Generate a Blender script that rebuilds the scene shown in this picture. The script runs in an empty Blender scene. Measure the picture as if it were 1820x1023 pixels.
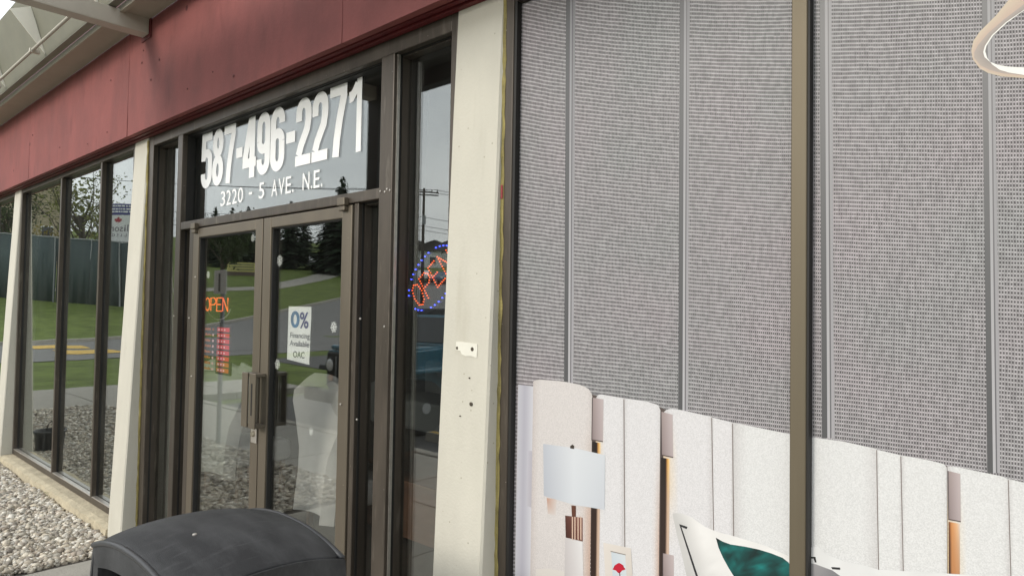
import bpy, bmesh, math, random
import numpy as np
from mathutils import Vector, Matrix, noise as mnoise
random.seed(7); np.random.seed(7)
S = bpy.context.scene
COL = S.collection
R_ = math.radians

# ------------------------------------------------------------------ camera
F_PX, YAW, PITCH, ROLL = 1218.47, .829802, .0286482, .0161174
CAM = np.array([0.0, -1.9, 1.72])
_f = np.array([-math.cos(YAW)*math.cos(PITCH), math.sin(YAW)*math.cos(PITCH), math.sin(PITCH)])
_r = np.cross(_f, [0, 0, 1]); _r /= np.linalg.norm(_r); _u = np.cross(_r, _f)
_r, _u = math.cos(ROLL)*_r+math.sin(ROLL)*_u, -math.sin(ROLL)*_r+math.cos(ROLL)*_u
cd = bpy.data.cameras.new('camera'); cam = bpy.data.objects.new('camera', cd); COL.objects.link(cam)
m = Matrix.Identity(4)
for i in range(3):
    m[i][0] = _r[i]; m[i][1] = _u[i]; m[i][2] = -_f[i]; m[i][3] = CAM[i]
cam.matrix_world = m
cd.sensor_width = 36; cd.lens = 36*F_PX/1820; cd.clip_end = 3000; cd.clip_start = .05
S.camera = cam
def ray(x, y): return _f+(x-910)/F_PX*_r-(y-511.5)/F_PX*_u
def on_y(x, y, Y):
    d = ray(x, y); t = (Y-CAM[1])/d[1]; p = CAM+t*d; return p

# ------------------------------------------------------------------ world + sun
SUN_EL, SUN_AZ = R_(24), R_(-14)      # azimuth measured from -Y (street) towards -X when negative
w = bpy.data.worlds.new('World'); S.world = w; w.use_nodes = True
nt = w.node_tree; nt.nodes.clear()
out = nt.nodes.new('ShaderNodeOutputWorld'); bg = nt.nodes.new('ShaderNodeBackground')
sky = nt.nodes.new('ShaderNodeTexSky'); sky.sky_type = 'NISHITA'; sky.sun_disc = False
sky.sun_elevation = SUN_EL
sun_dir = Vector((math.sin(SUN_AZ)*math.cos(SUN_EL), -math.cos(SUN_AZ)*math.cos(SUN_EL), math.sin(SUN_EL)))
sky.sun_rotation = math.atan2(sun_dir.x, sun_dir.y)
sky.air_density = 1.2; sky.dust_density = 3.0
tc = nt.nodes.new('ShaderNodeTexCoord'); mp = nt.nodes.new('ShaderNodeMapping'); mp.inputs['Scale'].default_value = (1, 1, 3.0)
nz = nt.nodes.new('ShaderNodeTexNoise'); nz.inputs['Scale'].default_value = 1.6; nz.inputs['Detail'].default_value = 6; nz.inputs['Roughness'].default_value = .55
cr = nt.nodes.new('ShaderNodeValToRGB')
cr.color_ramp.elements[0].position = .3; cr.color_ramp.elements[0].color = (11.5, 12.2, 12.8, 1)
cr.color_ramp.elements[1].position = .72; cr.color_ramp.elements[1].color = (17.5, 17.8, 18.0, 1)
mx = nt.nodes.new('ShaderNodeMixRGB'); mx.inputs['Fac'].default_value = .86
nt.links.new(tc.outputs['Generated'], mp.inputs['Vector']); nt.links.new(mp.outputs['Vector'], nz.inputs['Vector'])
nt.links.new(nz.outputs['Fac'], cr.inputs['Fac'])
nt.links.new(sky.outputs['Color'], mx.inputs['Color1']); nt.links.new(cr.outputs['Color'], mx.inputs['Color2'])
nt.links.new(mx.outputs['Color'], bg.inputs['Color']); bg.inputs['Strength'].default_value = .10
nt.links.new(bg.outputs[0], out.inputs['Surface'])
sd = bpy.data.lights.new('sun', 'SUN'); sd.energy = 1.5; sd.angle = R_(14); sd.color = (1, .95, .86)
so = bpy.data.objects.new('sun', sd); COL.objects.link(so)
so.rotation_euler = sun_dir.to_track_quat('Z', 'Y').to_euler()
S.view_settings.view_transform = 'Standard'; S.view_settings.look = 'None'
S.view_settings.exposure = 0.30; S.view_settings.gamma = 1; S.view_settings.use_curve_mapping = False
S.render.engine = 'CYCLES'; S.cycles.max_bounces = 10; S.cycles.transparent_max_bounces = 24
S.cycles.glossy_bounces = 6; S.cycles.sample_clamp_indirect = 8

# ------------------------------------------------------------------ helpers
def srgb(r, g, b):
    f = lambda c: (c/255/12.92) if c/255 <= .04045 else ((c/255+.055)/1.055)**2.4
    return (f(r), f(g), f(b))
MATS = {}
def mat(name, col, rough=.6, metal=0, var=.15, scale=6, bump=0, bscale=40, spec=.5, stretch=None, spots=None, coat=0):
    """painted / mineral surface: colour varied by two noises, optional relief and optional dark spots"""
    if name in MATS: return MATS[name]
    M = bpy.data.materials.new(name); M.use_nodes = True; n = M.node_tree.nodes; l = M.node_tree.links
    b = n['Principled BSDF']; b.inputs['Roughness'].default_value = rough; b.inputs['Metallic'].default_value = metal
    b.inputs['Specular IOR Level'].default_value = spec; b.inputs['Coat Weight'].default_value = coat
    t = n.new('ShaderNodeTexCoord'); mpn = n.new('ShaderNodeMapping')
    if stretch: mpn.inputs['Scale'].default_value = stretch
    l.new(t.outputs['Object'], mpn.inputs['Vector'])
    a = n.new('ShaderNodeTexNoise'); a.inputs['Scale'].default_value = scale; a.inputs['Detail'].default_value = 7; a.inputs['Roughness'].default_value = .65
    l.new(mpn.outputs['Vector'], a.inputs['Vector'])
    c = n.new('ShaderNodeValToRGB'); e = c.color_ramp.elements
    e[0].position = .28; e[1].position = .75
    e[0].color = tuple(max(0, x*(1-var)) for x in col)+(1,); e[1].color = tuple(min(1, x*(1+var*.8)) for x in col)+(1,)
    l.new(a.outputs['Fac'], c.inputs['Fac']); cur = c.outputs['Color']
    if spots:
        sc, thr, scol = spots
        v = n.new('ShaderNodeTexVoronoi'); v.inputs['Scale'].default_value = sc; v.inputs['Randomness'].default_value = 1
        l.new(t.outputs['Object'], v.inputs['Vector'])
        r = n.new('ShaderNodeValToRGB'); r.color_ramp.elements[0].position = thr*.6; r.color_ramp.elements[0].color = (1, 1, 1, 1)
        r.color_ramp.elements[1].position = thr; r.color_ramp.elements[1].color = (0, 0, 0, 1)
        l.new(v.outputs['Distance'], r.inputs['Fac'])
        # keep only some of the cells
        g = n.new('ShaderNodeMath'); g.operation = 'GREATER_THAN'; g.inputs[1].default_value = .55
        sp = n.new('ShaderNodeSeparateColor'); l.new(v.outputs['Color'], sp.inputs['Color']); l.new(sp.outputs[0], g.inputs[0])
        mu = n.new('ShaderNodeMath'); mu.operation = 'MULTIPLY'; l.new(r.outputs['Color'], mu.inputs[0]); l.new(g.outputs[0], mu.inputs[1])
        xm = n.new('ShaderNodeMixRGB'); xm.inputs['Color2'].default_value = scol+(1,)
        l.new(mu.outputs[0], xm.inputs['Fac']); l.new(cur, xm.inputs['Color1']); cur = xm.outputs['Color']
    l.new(cur, b.inputs['Base Color'])
    if bump:
        a2 = n.new('ShaderNodeTexNoise'); a2.inputs['Scale'].default_value = bscale; a2.inputs['Detail'].default_value = 5
        l.new(t.outputs['Object'], a2.inputs['Vector'])
        bn = n.new('ShaderNodeBump'); bn.inputs['Strength'].default_value = bump; bn.inputs['Distance'].default_value = .01
        l.new(a2.outputs['Fac'], bn.inputs['Height']); l.new(bn.outputs['Normal'], b.inputs['Normal'])
    # uneven gloss
    rr = n.new('ShaderNodeMapRange'); rr.inputs['To Min'].default_value = max(.02, rough-.1); rr.inputs['To Max'].default_value = min(1, rough+.12)
    l.new(a.outputs['Fac'], rr.inputs['Value']); l.new(rr.outputs['Result'], b.inputs['Roughness'])
    MATS[name] = M; return M
def emit(name, col, s):
    if name in MATS: return MATS[name]
    M = bpy.data.materials.new(name); M.use_nodes = True; b = M.node_tree.nodes['Principled BSDF']
    b.inputs['Base Color'].default_value = tuple(c*.5 for c in col)+(1,); b.inputs['Emission Color'].default_value = col+(1,); b.inputs['Emission Strength'].default_value = s
    MATS[name] = M; return M
def glass(name, tint=(.42, .44, .43), f0=.055, wave=.0, dust=.012):
    M = bpy.data.materials.new(name); M.use_nodes = True; n = M.node_tree.nodes; l = M.node_tree.links; n.clear()
    o = n.new('ShaderNodeOutputMaterial'); g = n.new('ShaderNodeNewGeometry')
    d = n.new('ShaderNodeVectorMath'); d.operation = 'DOT_PRODUCT'; l.new(g.outputs['Normal'], d.inputs[0]); l.new(g.outputs['Incoming'], d.inputs[1])
    ab = n.new('ShaderNodeMath'); ab.operation = 'ABSOLUTE'; l.new(d.outputs['Value'], ab.inputs[0])
    om = n.new('ShaderNodeMath'); om.operation = 'SUBTRACT'; om.inputs[0].default_value = 1; l.new(ab.outputs[0], om.inputs[1])
    pw = n.new('ShaderNodeMath'); pw.operation = 'POWER'; l.new(om.outputs[0], pw.inputs[0]); pw.inputs[1].default_value = 5
    ma = n.new('ShaderNodeMath'); ma.operation = 'MULTIPLY_ADD'; l.new(pw.outputs[0], ma.inputs[0]); ma.inputs[1].default_value = 1-f0; ma.inputs[2].default_value = f0
    tr = n.new('ShaderNodeBsdfTransparent'); tr.inputs['Color'].default_value = tint+(1,)
    gl = n.new('ShaderNodeBsdfGlossy'); gl.inputs['Roughness'].default_value = 0; gl.inputs['Color'].default_value = (.97, 1, .98, 1)
    if wave:
        t = n.new('ShaderNodeTexCoord'); a = n.new('ShaderNodeTexNoise'); a.inputs['Scale'].default_value = 1.1; a.inputs['Detail'].default_value = 1
        l.new(t.outputs['Object'], a.inputs['Vector'])
        bn = n.new('ShaderNodeBump'); bn.inputs['Strength'].default_value = 1; bn.inputs['Distance'].default_value = wave
        l.new(a.outputs['Fac'], bn.inputs['Height']); l.new(bn.outputs['Normal'], gl.inputs['Normal'])
    mi = n.new('ShaderNodeMixShader'); l.new(ma.outputs[0], mi.inputs[0]); l.new(tr.outputs[0], mi.inputs[1]); l.new(gl.outputs[0], mi.inputs[2])
    # film of dried dust, streaked downwards
    df = n.new('ShaderNodeBsdfDiffuse'); df.inputs['Color'].default_value = (.55, .56, .54, 1)
    t2 = n.new('ShaderNodeTexCoord'); mp2 = n.new('ShaderNodeMapping'); mp2.inputs['Scale'].default_value = (3, 1, .5); l.new(t2.outputs['Object'], mp2.inputs['Vector'])
    dn = n.new('ShaderNodeTexNoise'); dn.inputs['Scale'].default_value = 4; dn.inputs['Detail'].default_value = 6; l.new(mp2.outputs['Vector'], dn.inputs['Vector'])
    dr = n.new('ShaderNodeMapRange'); dr.inputs['From Min'].default_value = .35; dr.inputs['From Max'].default_value = .75; dr.inputs['To Min'].default_value = dust*.4; dr.inputs['To Max'].default_value = dust*2.4
    l.new(dn.outputs['Fac'], dr.inputs['Value'])
    m3 = n.new('ShaderNodeMixShader'); l.new(dr.outputs['Result'], m3.inputs[0]); l.new(mi.outputs[0], m3.inputs[1]); l.new(df.outputs[0], m3.inputs[2])
    l.new(m3.outputs[0], o.inputs['Surface']); MATS[name] = M; return M
def vcol_mat(name, rough=.45, bump=0, grain=0):
    """flat print: ink colour comes from the sheet's own colour attribute, with a fine grain"""
    M = bpy.data.materials.new(name); M.use_nodes = True; n = M.node_tree.nodes; l = M.node_tree.links
    b = n['Principled BSDF']; b.inputs['Roughness'].default_value = rough
    a = n.new('ShaderNodeVertexColor'); a.layer_name = 'ink'
    t = n.new('ShaderNodeTexCoord'); nz = n.new('ShaderNodeTexNoise'); nz.inputs['Scale'].default_value = 330; nz.inputs['Detail'].default_value = 2
    l.new(t.outputs['Object'], nz.inputs['Vector'])
    r = n.new('ShaderNodeMapRange'); r.inputs['From Min'].default_value = .3; r.inputs['From Max'].default_value = .7; r.inputs['To Min'].default_value = 1-grain; r.inputs['To Max'].default_value = 1+grain*.5
    l.new(nz.outputs['Fac'], r.inputs['Value'])
    m1 = n.new('ShaderNodeMixRGB'); m1.blend_type = 'MULTIPLY'; m1.inputs['Fac'].default_value = 1
    l.new(a.outputs['Color'], m1.inputs['Color1']); l.new(r.outputs['Result'], m1.inputs['Color2']); l.new(m1.outputs['Color'], b.inputs['Base Color'])
    MATS[name] = M; return M

class MB:
    def __init__(s): s.v = []; s.f = []
    def box(s, x0, x1, y0, y1, z0, z1):
        i = len(s.v)
        s.v += [(x0, y0, z0), (x1, y0, z0), (x1, y1, z0), (x0, y1, z0), (x0, y0, z1), (x1, y0, z1), (x1, y1, z1), (x0, y1, z1)]
        s.f += [tuple(i+k for k in q) for q in ((0, 3, 2, 1), (4, 5, 6, 7), (0, 1, 5, 4), (1, 2, 6, 5), (2, 3, 7, 6), (3, 0, 4, 7))]; return s
    def prism(s, poly, a, b, axis='x'):
        """poly of 2-D points extruded from a to b along axis"""
        i = len(s.v); n = len(poly)
        mk = {'x': lambda p, t: (t, p[0], p[1]), 'y': lambda p, t: (p[0], t, p[1]), 'z': lambda p, t: (p[0], p[1], t)}[axis]
        s.v += [mk(p, a) for p in poly]+[mk(p, b) for p in poly]
        s.f += [tuple(i+k for k in range(n))[::-1], tuple(i+n+k for k in range(n))]
        s.f += [(i+k, i+(k+1) % n, i+n+(k+1) % n, i+n+k) for k in range(n)]; return s
    def tube(s, pts, rad, seg=8, cap=True):
        pts = [Vector(p) for p in pts]; i = len(s.v); n = len(pts)
        rs = rad if isinstance(rad, (list, tuple)) else [rad]*n
        for k, p in enumerate(pts):
            d = (pts[min(k+1, n-1)]-pts[max(k-1, 0)]).normalized()
            a = d.cross(Vector((0, 0, 1)) if abs(d.z) < .9 else Vector((1, 0, 0))).normalized(); b = d.cross(a)
            for q in range(seg):
                t = 2*math.pi*q/seg; s.v.append(tuple(p+a*rs[k]*math.cos(t)+b*rs[k]*math.sin(t)))
        for k in range(n-1):
            for q in range(seg):
                s.f.append((i+k*seg+q, i+k*seg+(q+1) % seg, i+(k+1)*seg+(q+1) % seg, i+(k+1)*seg+q))
        if cap: s.f += [tuple(i+q for q in range(seg))[::-1], tuple(i+(n-1)*seg+q for q in range(seg))]
        return s
    def lathe(s, prof, c, axis='z', seg=24):
        i = len(s.v); n = len(prof)
        for r, h in prof:
            for q in range(seg):
                t = 2*math.pi*q/seg; a, b = r*math.cos(t), r*math.sin(t)
                s.v.append({'z': (c[0]+a, c[1]+b, c[2]+h), 'x': (c[0]+h, c[1]+a, c[2]+b), 'y': (c[0]+a, c[1]+h, c[2]+b)}[axis])
        for k in range(n-1):
            for q in range(seg): s.f.append((i+k*seg+q, i+k*seg+(q+1) % seg, i+(k+1)*seg+(q+1) % seg, i+(k+1)*seg+q))
        s.f += [tuple(i+q for q in range(seg))[::-1], tuple(i+(n-1)*seg+q for q in range(seg))]
        return s
    def poly(s, pts):
        i = len(s.v); s.v += [tuple(p) for p in pts]; s.f.append(tuple(range(i, i+len(pts)))); return s
    def build(s, name, mt, parent=None, bevel=0, smooth=False, seg=2):
        me = bpy.data.meshes.new(name); me.from_pydata(s.v, [], s.f)
        bm = bmesh.new(); bm.from_mesh(me); bmesh.ops.recalc_face_normals(bm, faces=bm.faces); bm.to_mesh(me); bm.free()
        return link(name, me, mt, parent, bevel, smooth, seg)
def link(name, me, mt, parent=None, bevel=0, smooth=False, seg=2):
    o = bpy.data.objects.new(name, me); COL.objects.link(o)
    if mt is not None: me.materials.append(mt)
    if smooth:
        for p in me.polygons: p.use_smooth = True
    if bevel:
        b = o.modifiers.new('b', 'BEVEL'); b.width = bevel; b.segments = seg; b.limit_method = 'ANGLE'; b.angle_limit = R_(35)
    if parent: o.parent = parent; o.matrix_parent_inverse = parent.matrix_world.inverted()
    return o
def tag(o, label=None, cat=None, group=None, kind=None):
    for k, v in (('label', label), ('category', cat), ('group', group), ('kind', kind)):
        if v: o[k] = v
    return o
def thing(name, label, cat, loc=(0, 0, 0), group=None):
    o = bpy.data.objects.new(name, None); COL.objects.link(o); o.location = loc; o.empty_display_size = .1
    o.matrix_world = Matrix.Translation(loc)
    return tag(o, label, cat, group)
def copy_tree(o, parent=None):
    c = o.copy(); COL.objects.link(c); c.parent = parent
    if parent: c.matrix_parent_inverse = o.matrix_parent_inverse.copy()
    for ch in o.children: copy_tree(ch, c)
    return c
def box(name, mt, parent, *b, bevel=.003): return MB().box(*b).build(name, mt, parent, bevel)
def text_mesh(name, s, x0, x1, z0, z1, y, mt, parent=None, bold=0., flip=False, extr=.0006, shear=0):
    """lettering as mesh, fitted to a rectangle of the vertical plane Y=y, read from the -Y side (flip: from +Y)"""
    cu = bpy.data.curves.new(name, 'FONT'); cu.body = s; cu.offset = bold; cu.extrude = .002; cu.resolution_u = 4
    o = bpy.data.objects.new(name, cu); COL.objects.link(o)
    bpy.context.view_layer.update()
    me = bpy.data.meshes.new_from_object(o.evaluated_get(bpy.context.evaluated_depsgraph_get()))
    bpy.data.objects.remove(o)
    co = np.zeros(len(me.vertices)*3); me.vertices.foreach_get('co', co); co = co.reshape(-1, 3)
    lo, hi = co.min(0), co.max(0); u = (co[:, 0]-lo[0])/(hi[0]-lo[0]); v = (co[:, 1]-lo[1])/(hi[1]-lo[1])
    if flip: u = 1-u
    n = np.stack([x0+u*(x1-x0)+shear*v*(z1-z0), np.where(co[:, 2] > 0, y-extr, y)if not flip else np.where(co[:, 2] > 0, y+extr, y), z0+v*(z1-z0)], 1)
    me.vertices.foreach_set('co', n.ravel()); me.update(); me.name = name
    me.materials.clear()
    return link(name, me, mt, parent)

# ------------------------------------------------------------------ materials
M_red = mat('fascia_red', (.245, .080, .074), .7, var=.24, scale=2.4, bump=.12, bscale=60, spec=.22, stretch=(1.5, 1, .8), spots=(3.2, .07, (.10, .03, .028)))
M_redtrim = mat('trim_red', (.115, .012, .014), .5, var=.25, scale=9, spec=.4)
M_cream = mat('column_paint', (.565, .54, .465), .62, stretch=(1, 1, .4), var=.08, scale=4, bump=.15, bscale=90, spec=.35, spots=(22, .09, (.36, .33, .25)))
M_bronze = mat('dark_bronze', (.082, .067, .053), .4, metal=.35, var=.32, scale=14, spec=.5, stretch=(1, 1, .15), spots=(26, .05, (.5, .47, .42)))
M_bronze_lt = mat('light_bronze', (.155, .13, .098), .42, metal=.45, var=.12, scale=10, stretch=(1, 1, .15), spots=(18, .04, (.5, .45, .35)))
M_black = mat('black_gasket', (.012, .011, .010), .6, var=.2)
M_caulk = mat('old_caulk', (.30, .25, .09), .8, var=.5, scale=26, bump=.5, bscale=120, stretch=(1, 1, .35))
M_beige = mat('soffit_beige', (.36, .33, .26), .7, var=.1, scale=3)
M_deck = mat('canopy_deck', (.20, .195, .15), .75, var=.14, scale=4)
M_beam = mat('beam_paint', (.47, .44, .37), .55, var=.08, scale=6)
M_conc = mat('concrete', (.34, .32, .28), .88, var=.16, scale=5, bump=.35, bscale=70)
M_sill = mat('sill_concrete', (.46, .40, .285), .9, var=.3, scale=9, bump=.8, bscale=45, spots=(16, .16, (.2, .16, .11)))
M_asph = mat('asphalt', (.095, .094, .092), .9, var=.2, scale=8, bump=.4, bscale=200)
M_road = mat('road_asphalt', (.17, .165, .16), .9, var=.12, scale=.6)
M_yellow = mat('road_yellow', (.62, .40, .08), .7, var=.15, scale=6)
M_grass = mat('lawn', (.125, .165, .040), .9, var=.45, scale=1.1, bump=.6, bscale=40, spec=.15)
M_white = mat('white_paint', (.78, .78, .77), .5, var=.05)
M_vinyl = mat('white_vinyl', (.93, .93, .92), .4, var=.02)
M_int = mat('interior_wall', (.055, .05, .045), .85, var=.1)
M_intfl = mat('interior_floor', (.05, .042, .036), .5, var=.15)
M_alu = mat('aluminium', (.62, .58, .53), .35, metal=.8, var=.15, scale=30)
M_bin = mat('bin_plastic', (.042, .044, .048), .68, var=.6, scale=7, bump=.15, bscale=300, spec=.45, stretch=(.6, 1.6, 1))
_e = [n for n in M_bin.node_tree.nodes if n.type == 'VALTORGB'][0].color_ramp.elements; _e[0].position = .38; _e[0].color = (.021, .022, .024, 1); _e[1].position = .80; _e[1].color = (.070, .072, .075, 1)
def scuffs(M, col, amount, st=(40, 3, 3)):
    n = M.node_tree.nodes; l = M.node_tree.links; b = n['Principled BSDF']; src = b.inputs['Base Color'].links[0].from_socket
    t = n.new('ShaderNodeTexCoord'); cur = src
    for rot_, sd_ in ((.5, 0), (-.9, 5)):
        mp_ = n.new('ShaderNodeMapping'); mp_.inputs['Rotation'].default_value = (0, 0, rot_); mp_.inputs['Scale'].default_value = st; mp_.inputs['Location'].default_value = (sd_, sd_, 0); l.new(t.outputs['Object'], mp_.inputs['Vector'])
        a = n.new('ShaderNodeTexNoise'); a.inputs['Scale'].default_value = 2.2; a.inputs['Detail'].default_value = 4; l.new(mp_.outputs['Vector'], a.inputs['Vector'])
        r = n.new('ShaderNodeMapRange'); r.inputs['From Min'].default_value = .63; r.inputs['From Max'].default_value = .72; r.inputs['To Max'].default_value = amount; l.new(a.outputs['Fac'], r.inputs['Value'])
        m_ = n.new('ShaderNodeMixRGB'); m_.inputs['Color2'].default_value = col+(1,); l.new(r.outputs['Result'], m_.inputs['Fac']); l.new(cur, m_.inputs['Color1']); cur = m_.outputs['Color']
    l.new(cur, b.inputs['Base Color'])
scuffs(M_bin, (.12, .12, .125), .15, (22, 4, 4))
scuffs(M_cream, (.40, .37, .29), .35, (3, 3, .5))
scuffs(M_red, (.14, .045, .042), .3, (4, 4, 1.2))
scuffs(M_bronze, (.19, .165, .135), .4, (14, 14, 2))
M_binlip = mat('bin_lip', (.042, .043, .046), .42, var=.2, scale=20)
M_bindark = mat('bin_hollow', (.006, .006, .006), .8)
M_uph = mat('white_upholstery', (.74, .73, .70), .8, var=.05, scale=12, bump=.1, bscale=200)
M_wood = mat('brown_wood', (.11, .05, .025), .5, var=.35, scale=8, stretch=(1, 1, 6))
M_fence = mat('screen_fabric', (.060, .085, .086), .8, var=.28, scale=.45, stretch=(1, 1, .4))
M_galv = mat('galvanised', (.35, .36, .37), .5, metal=.5, var=.1)
M_bark = mat('bark', (.09, .07, .055), .9, var=.35, scale=4)
M_pine = mat('spruce_needles', (.022, .036, .018), .85, var=.4, scale=1.5, spec=.2)
M_leaf = mat('autumn_leaves', (.19, .20, .06), .8, var=.5, scale=.8, spec=.2)
M_tan = mat('tan_siding', (.40, .335, .23), .8, var=.1)
M_brick = mat('brown_brick', (.14, .105, .085), .85, var=.2)
M_roof = mat('roof_shingle', (.10, .09, .085), .9, var=.2)
M_wpole = mat('pole_wood', (.085, .072, .06), .9, var=.3, scale=2)
M_carw = mat('car_white', (.72, .72, .72), .25, coat=.6, var=.02)
M_carb = mat('car_blue', (.02, .075, .15), .25, coat=.6, var=.1)
M_jeep = mat('jeep_blue', (.03, .15, .22), .28, coat=.7, var=.1)
M_tyre = mat('tyre_rubber', (.015, .015, .015), .8, var=.2)
M_trim = mat('black_trim', (.016, .016, .017), .55, var=.2)
M_carglass = mat('car_window', (.012, .014, .016), .06, var=.05, spec=.8)
M_lamp = mat('lamp_lens', (.75, .76, .74), .12, var=.05, spec=.8)
M_mull = mat('gold_bronze', (.135, .112, .076), .52, metal=.5, var=.10, scale=8, stretch=(1, 1, .1), spots=(18, .035, (.5, .45, .35)))
G_left = glass('window_glass', (.62, .65, .63), .17, wave=.0016, dust=.012)
G_door = glass('door_glass', (.93, .935, .925), .15, wave=.0006, dust=.003)

# ------------------------------------------------------------------ ground (structure)
def terr(x, y):
    r = math.hypot(x, y); s = max(0, min(r, 330)-39)
    h = .108*(math.sqrt(s*s+16)-4)
    return h+.6*mnoise.noise(Vector((x*.018, y*.018, 3)))*min(1, s/30) - .13
b = MB(); rad = [0, 6, 12, 20, 30, 36]+[38+i*4 for i in range(20)]+[125, 140, 160, 190, 230, 290, 380, 520, 800, 1400]
NS = 120
b.v.append((0, 0, -.13))
for r in rad[1:]:
    for q in range(NS):
        t = 2*math.pi*q/NS; x, y = r*math.cos(t), r*math.sin(t); b.v.append((x, y, terr(x, y)))
for q in range(NS): b.f.append((0, 1+q, 1+(q+1) % NS))
for k in range(len(rad)-2):
    for q in range(NS): b.f.append((1+k*NS+q, 1+k*NS+(q+1) % NS, 1+(k+1)*NS+(q+1) % NS, 1+(k+1)*NS+q))
tag(b.build('ground', M_grass, None, smooth=True), kind='structure')
def sheet(name, pts, z, mt, h=None, drape=False):
    bm = MB()
    if h is None: bm.poly([(x, y, z if not drape else terr(x, y)+z) for x, y in pts])
    else: bm.prism(pts, z-h, z, 'z')
    return tag(bm.build(name, mt, None), kind='structure')
def strip(name, ea, eb, dz, mt):
    """ribbon laid over the terrain between two edge lines"""
    bm = MB(); n = len(ea); K = 5
    for A, B in zip(ea, eb):
        for k in range(K):
            t = k/(K-1); x = A[0]+(B[0]-A[0])*t; y = A[1]+(B[1]-A[1])*t; bm.v.append((x, y, terr(x, y)+dz))
    for i in range(n-1):
        for k in range(K-1): bm.f.append((i*K+k, i*K+k+1, (i+1)*K+k+1, (i+1)*K+k))
    return tag(bm.build(name, mt, None, smooth=True), kind='structure')
def dens(pl, n=6):
    o = []
    for a, c in zip(pl, pl[1:]):
        for k in range(n): o.append((a[0]+(c[0]-a[0])*k/n, a[1]+(c[1]-a[1])*k/n))
    return o+[pl[-1]]
# parking lot of asphalt in front of the walk
sheet('parking_lot', [(-12.2, -3.45), (30, -3.45), (30, -32), (-24, -32), (-21.5, -9.4), (-13.2, -8.6)], -.118, M_asph)
far = dens([(-31, 14), (-33.2, 0), (-33.6, -5.7), (-36.6, -10), (-41.8, -16.5), (-54, -33.5), (-72, -58)])
near = dens([(-22.5, 14), (-24.4, 0), (-24.2, -4), (-25.0, -8.5), (-28.5, -17), (-40, -37), (-58, -64)])
strip('road', near, far, .020, M_road)
strip('road_apron', dens([(-23.5, -8.8), (-24.5, -18), (-26, -31)]), dens([(-25.4, -8.6), (-29.3, -18), (-36, -31)]), .012, M_road)
off = lambda pl, d: [(x-d, y+d*.45) for x, y in pl]
def kerb(name, line, d, h, mt):
    bm = MB(); n = len(line); o2 = off(line, d)
    for (x, y), (x2, y2) in zip(line, o2):
        z = max(terr(x, y), terr(x2, y2)); bm.v += [(x, y, z-.05), (x, y, z+h), (x2, y2, z+h), (x2, y2, z-.05)]
    for i in range(n-1):
        for k in range(4): bm.f.append((i*4+k, i*4+(k+1) % 4, i*4+4+(k+1) % 4, i*4+4+k))
    return tag(bm.build(name, mt, None), kind='structure')
kerb('road_kerb', far, .25, .16, M_conc)
strip('footpath', dens([(-66, -9), (-64.5, -20), (-66, -34), (-78, -48), (-96, -66)]), dens([(-69, -9), (-67.5, -20), (-69.5, -33.5), (-81, -46), (-99, -63)]), .03, M_conc)
# painted yellow bars on the road
for k, (x, y, a) in enumerate(((-31.2, -6.0, .2), (-27.9, -6.1, .1))):
    bm = MB(); c, s_ = math.cos(a), math.sin(a)
    q = [(-.5, -.9), (.5, -.9), (.5, .9), (-.5, .9)]
    bm.poly([(x+u*c*2.2-v*s_, y+u*s_+v*c, terr(x, y)+.034) for u, v in q])
    tag(bm.build('road_marking', M_yellow, None), kind='structure')
# concrete walk: separate slabs with open joints
walk = bpy.data.objects.new('pavement', None); COL.objects.link(walk); tag(walk, kind='structure')
random.seed(3)
def slab(x0, x1, y0, y1, zt=.0):
    dz = random.uniform(-.004, .003)
    MB().box(x0+.006, x1-.006, y0+.006, y1-.006, -.2, zt+dz).build('slab', M_conc, walk, .008)
xs = [-15.6+i*1.72 for i in range(13)]+[6.8, 8.5, 10.2]
for a, c in zip(xs, xs[1:]): slab(a, c, -3.3, -2.0)
for a, c in zip([-5.18, -3.7, -2.0, -.2, 1.6, 3.4, 5.2, 7, 8.8], [-3.7, -2.0, -.2, 1.6, 3.4, 5.2, 7, 8.8, 10.2]): slab(a, c, -2.0, -.17)
for a, c in zip([-2.0, -.2, 1.4, 3], [-.2, 1.4, 3, 4.5]): slab(-15.6, -12.75, a, c)
for y in (-4.4, -5.9): slab(-15.0, -12.9, y, y+1.1 if y > -5 else y+1.5)
tag(MB().box(-12.2, 12, -3.46, -3.305, -.22, .012).build('walk_kerb', M_conc, None, .02), kind='structure')
# gravel bed
tag(MB().box(-12.72, -5.20, -1.99, -.17, -.2, -.012).build('gravel_bed', mat('bed_soil', (.13, .115, .10), .95, var=.3), None), kind='structure')

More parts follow.
